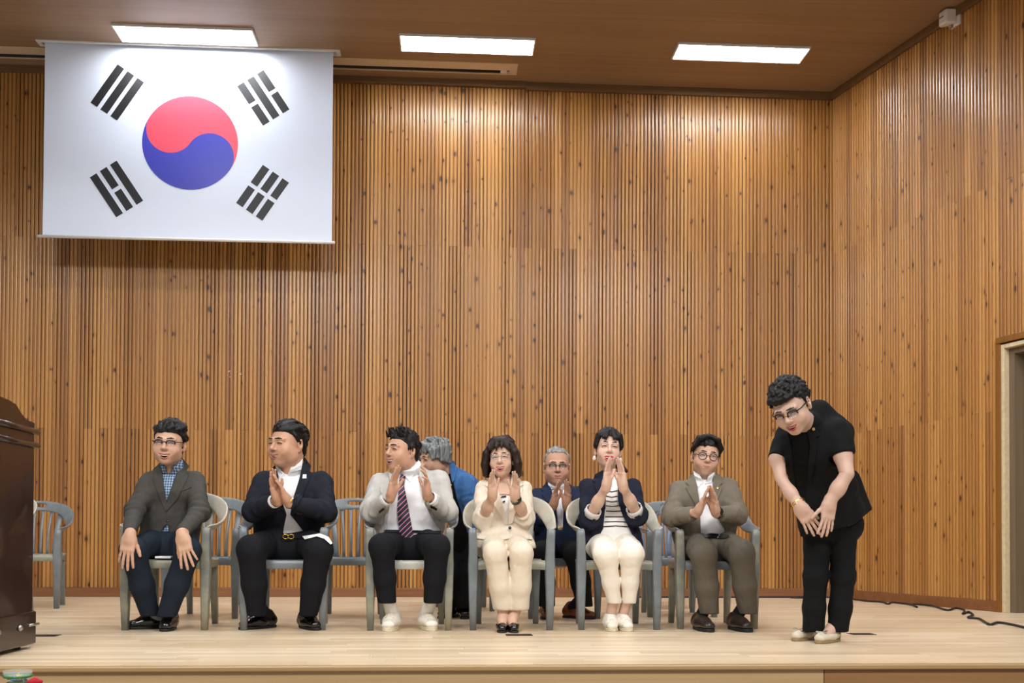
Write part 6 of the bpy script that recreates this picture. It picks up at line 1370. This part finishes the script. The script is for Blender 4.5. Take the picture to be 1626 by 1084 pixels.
    def tp(s, w, rs):
        for i in range(330):
            v = unit(rs.normal(size=3)+vec(0, .15, .45)); c = vec(0, .022, .046)+vec(.089, .107, .095)*v*rs.uniform(.95, 1.03)
            if c[2] < -.02 and c[1] < .03 or (c[1] < -.05 and c[2] < .060) or (c[1] < .012 and c[2] < .045): continue
            s.ell(c, np.array([.0105, .0105, .009])*(.7+.7*rs.rand()), .004)
        for i in range(16): x = -.064+.115*i/15; s.ell((x, -.080+6*x*x, .072+.010*rs.rand()-.10*max(0, -x-.02)), (.013, .013, .013), .006)
    hair_mesh(P, h, short_hair(.066, -.010, -.08, .012, -.060, 10, seed=18, top=tp), 'hair_black_s', streak=(110, 110, 110), amp=.003, smooth=1)
    specs(P, h, 'frame_black', 'half', lens=(.0215, .0165), lens_z=.0, r=.0026, bridge='gold'); P.finish()
person_bowing()

# ---- 9. stooping woman in blue ----------------------------------------------------------------------
def person_blue():
    P = Person('grey-haired woman in blue shirt stooping behind the man with the striped tie', 722, 980); P.skin = (.56, .34, .24); Y = 7.15; U = unit((.55, .83, 0))
    secs = [(at(715, 748, 7.10), .075, .06, U), (at(731, 776, 7.16), .165, .11, U), (at(744, 820, 7.22), .15, .115, U), (at(738, 866, 7.24), .165, .13, U)]
    aR = ([at(742, 768, 7.03), at(752, 810, 6.98), at(757, 842, 6.94)], [.068, .058, .050]); aL = ([at(722, 770, 7.28), at(712, 815, 7.22), at(704, 850, 7.15)], [.062, .054, .046])
    op = c3((455, 300), (462, 270), (480, 340), (500, 430), (530, 520), (560, 640), (430, 640), (440, 400))
    jo, js, jf = jacket(P, secs, [aL, aR], 'blue_shirt', [op], 9, hemz=.60, off=17.0, name='overshirt', fold=.006)
    so, ss = shirt_of(P, secs, 'black_knit', grow=-.008, name='top'); P.decal('collar', uni(jf), c3((464, 258), (490, 262), (500, 300), (492, 345), (480, 360), (470, 310)), 'blue_shirt', 6.5, .003, .010, parent=jo); P.decal('lapel_pin', uni(jf), c3((471, 366), (477, 366), (477, 374), (471, 374)), 'lapel_pin', 6.5, .010, .003, parent=jo)
    hp = [at(724, 864, 7.24), at(744, 864, 7.20)]; kn = [at(713, 910, 7.10), at(739, 912, 7.14)]; an = [at(708, 965, 7.16), at(738, 966, 7.14)]
    tr, ts = trousers(P, hp, kn, an, 'black_trouser2', .10, .072, .064, .058, None, hem=.07, off=18.0)
    for q, (x, y, a) in enumerate(((697, 982, 35), (737, 983, 8))): h, t = foot(x, y, a, .25); shoe(P, h, t, 'leather_black', 'sole_black', w=.045)
    core(P, secs, [aL, aR, ([hp[0], kn[0], an[0]], [.088, .07, .05]), ([hp[1], kn[1], an[1]], [.088, .07, .05])])
    hand(P, at(757, 846, 6.93), (.05, -.1, -1), (-1, .2, 0), 1, .9, (.2, .2, .2, .25), .05, elbow=aR[0][1]); hand(P, at(703, 853, 7.14), (-.1, -.2, -1), (1, .2, 0), -1, .9, (.2, .2, .2, .25), .05, elbow=aL[0][1])
    h = dict(c=at(690, 726, 7.02), yaw=62, pitch=16, roll=0, scale=1.02, w=.96, jaw=.92, full=.2, open=.004, mw=.024, smile=.003, eye=.3, neck_to=at(714, 750, 7.10), neck=.048, brow_r=.0025, brow_mat='hair_soft')
    build_head(P, h)
    def tp(s, w, rs):
        for q in (-1, 1):
            for i in range(9):
                t = i/8; s.cone((q*.012, -.068+.13*t, .112-.01*t), (q*.080, -.060+.12*t, .056), .016, .016, .012); s.cone((q*.080, -.060+.12*t, .056), (q*(.088), -.070+.135*t, .004-.06*t*(t > .45)), .016, .009, .010)
        for i in range(6): x = -.06+.12*i/5; s.cone((x, -.074+5*x*x, .088), (x*1.1+.008, -.088+5*x*x, .052), .012, .006, .008)
    hair_mesh(P, h, short_hair(.066, .0, -.075, .012, -.058, 70, lambda p: (2*p[0]/.08, -.3, -1), r=.008, ln=.05, seed=20, top=tp, jitter=.15), 'hair_grey', streak=(90, 60, 20), smooth=7); P.finish()
person_blue()
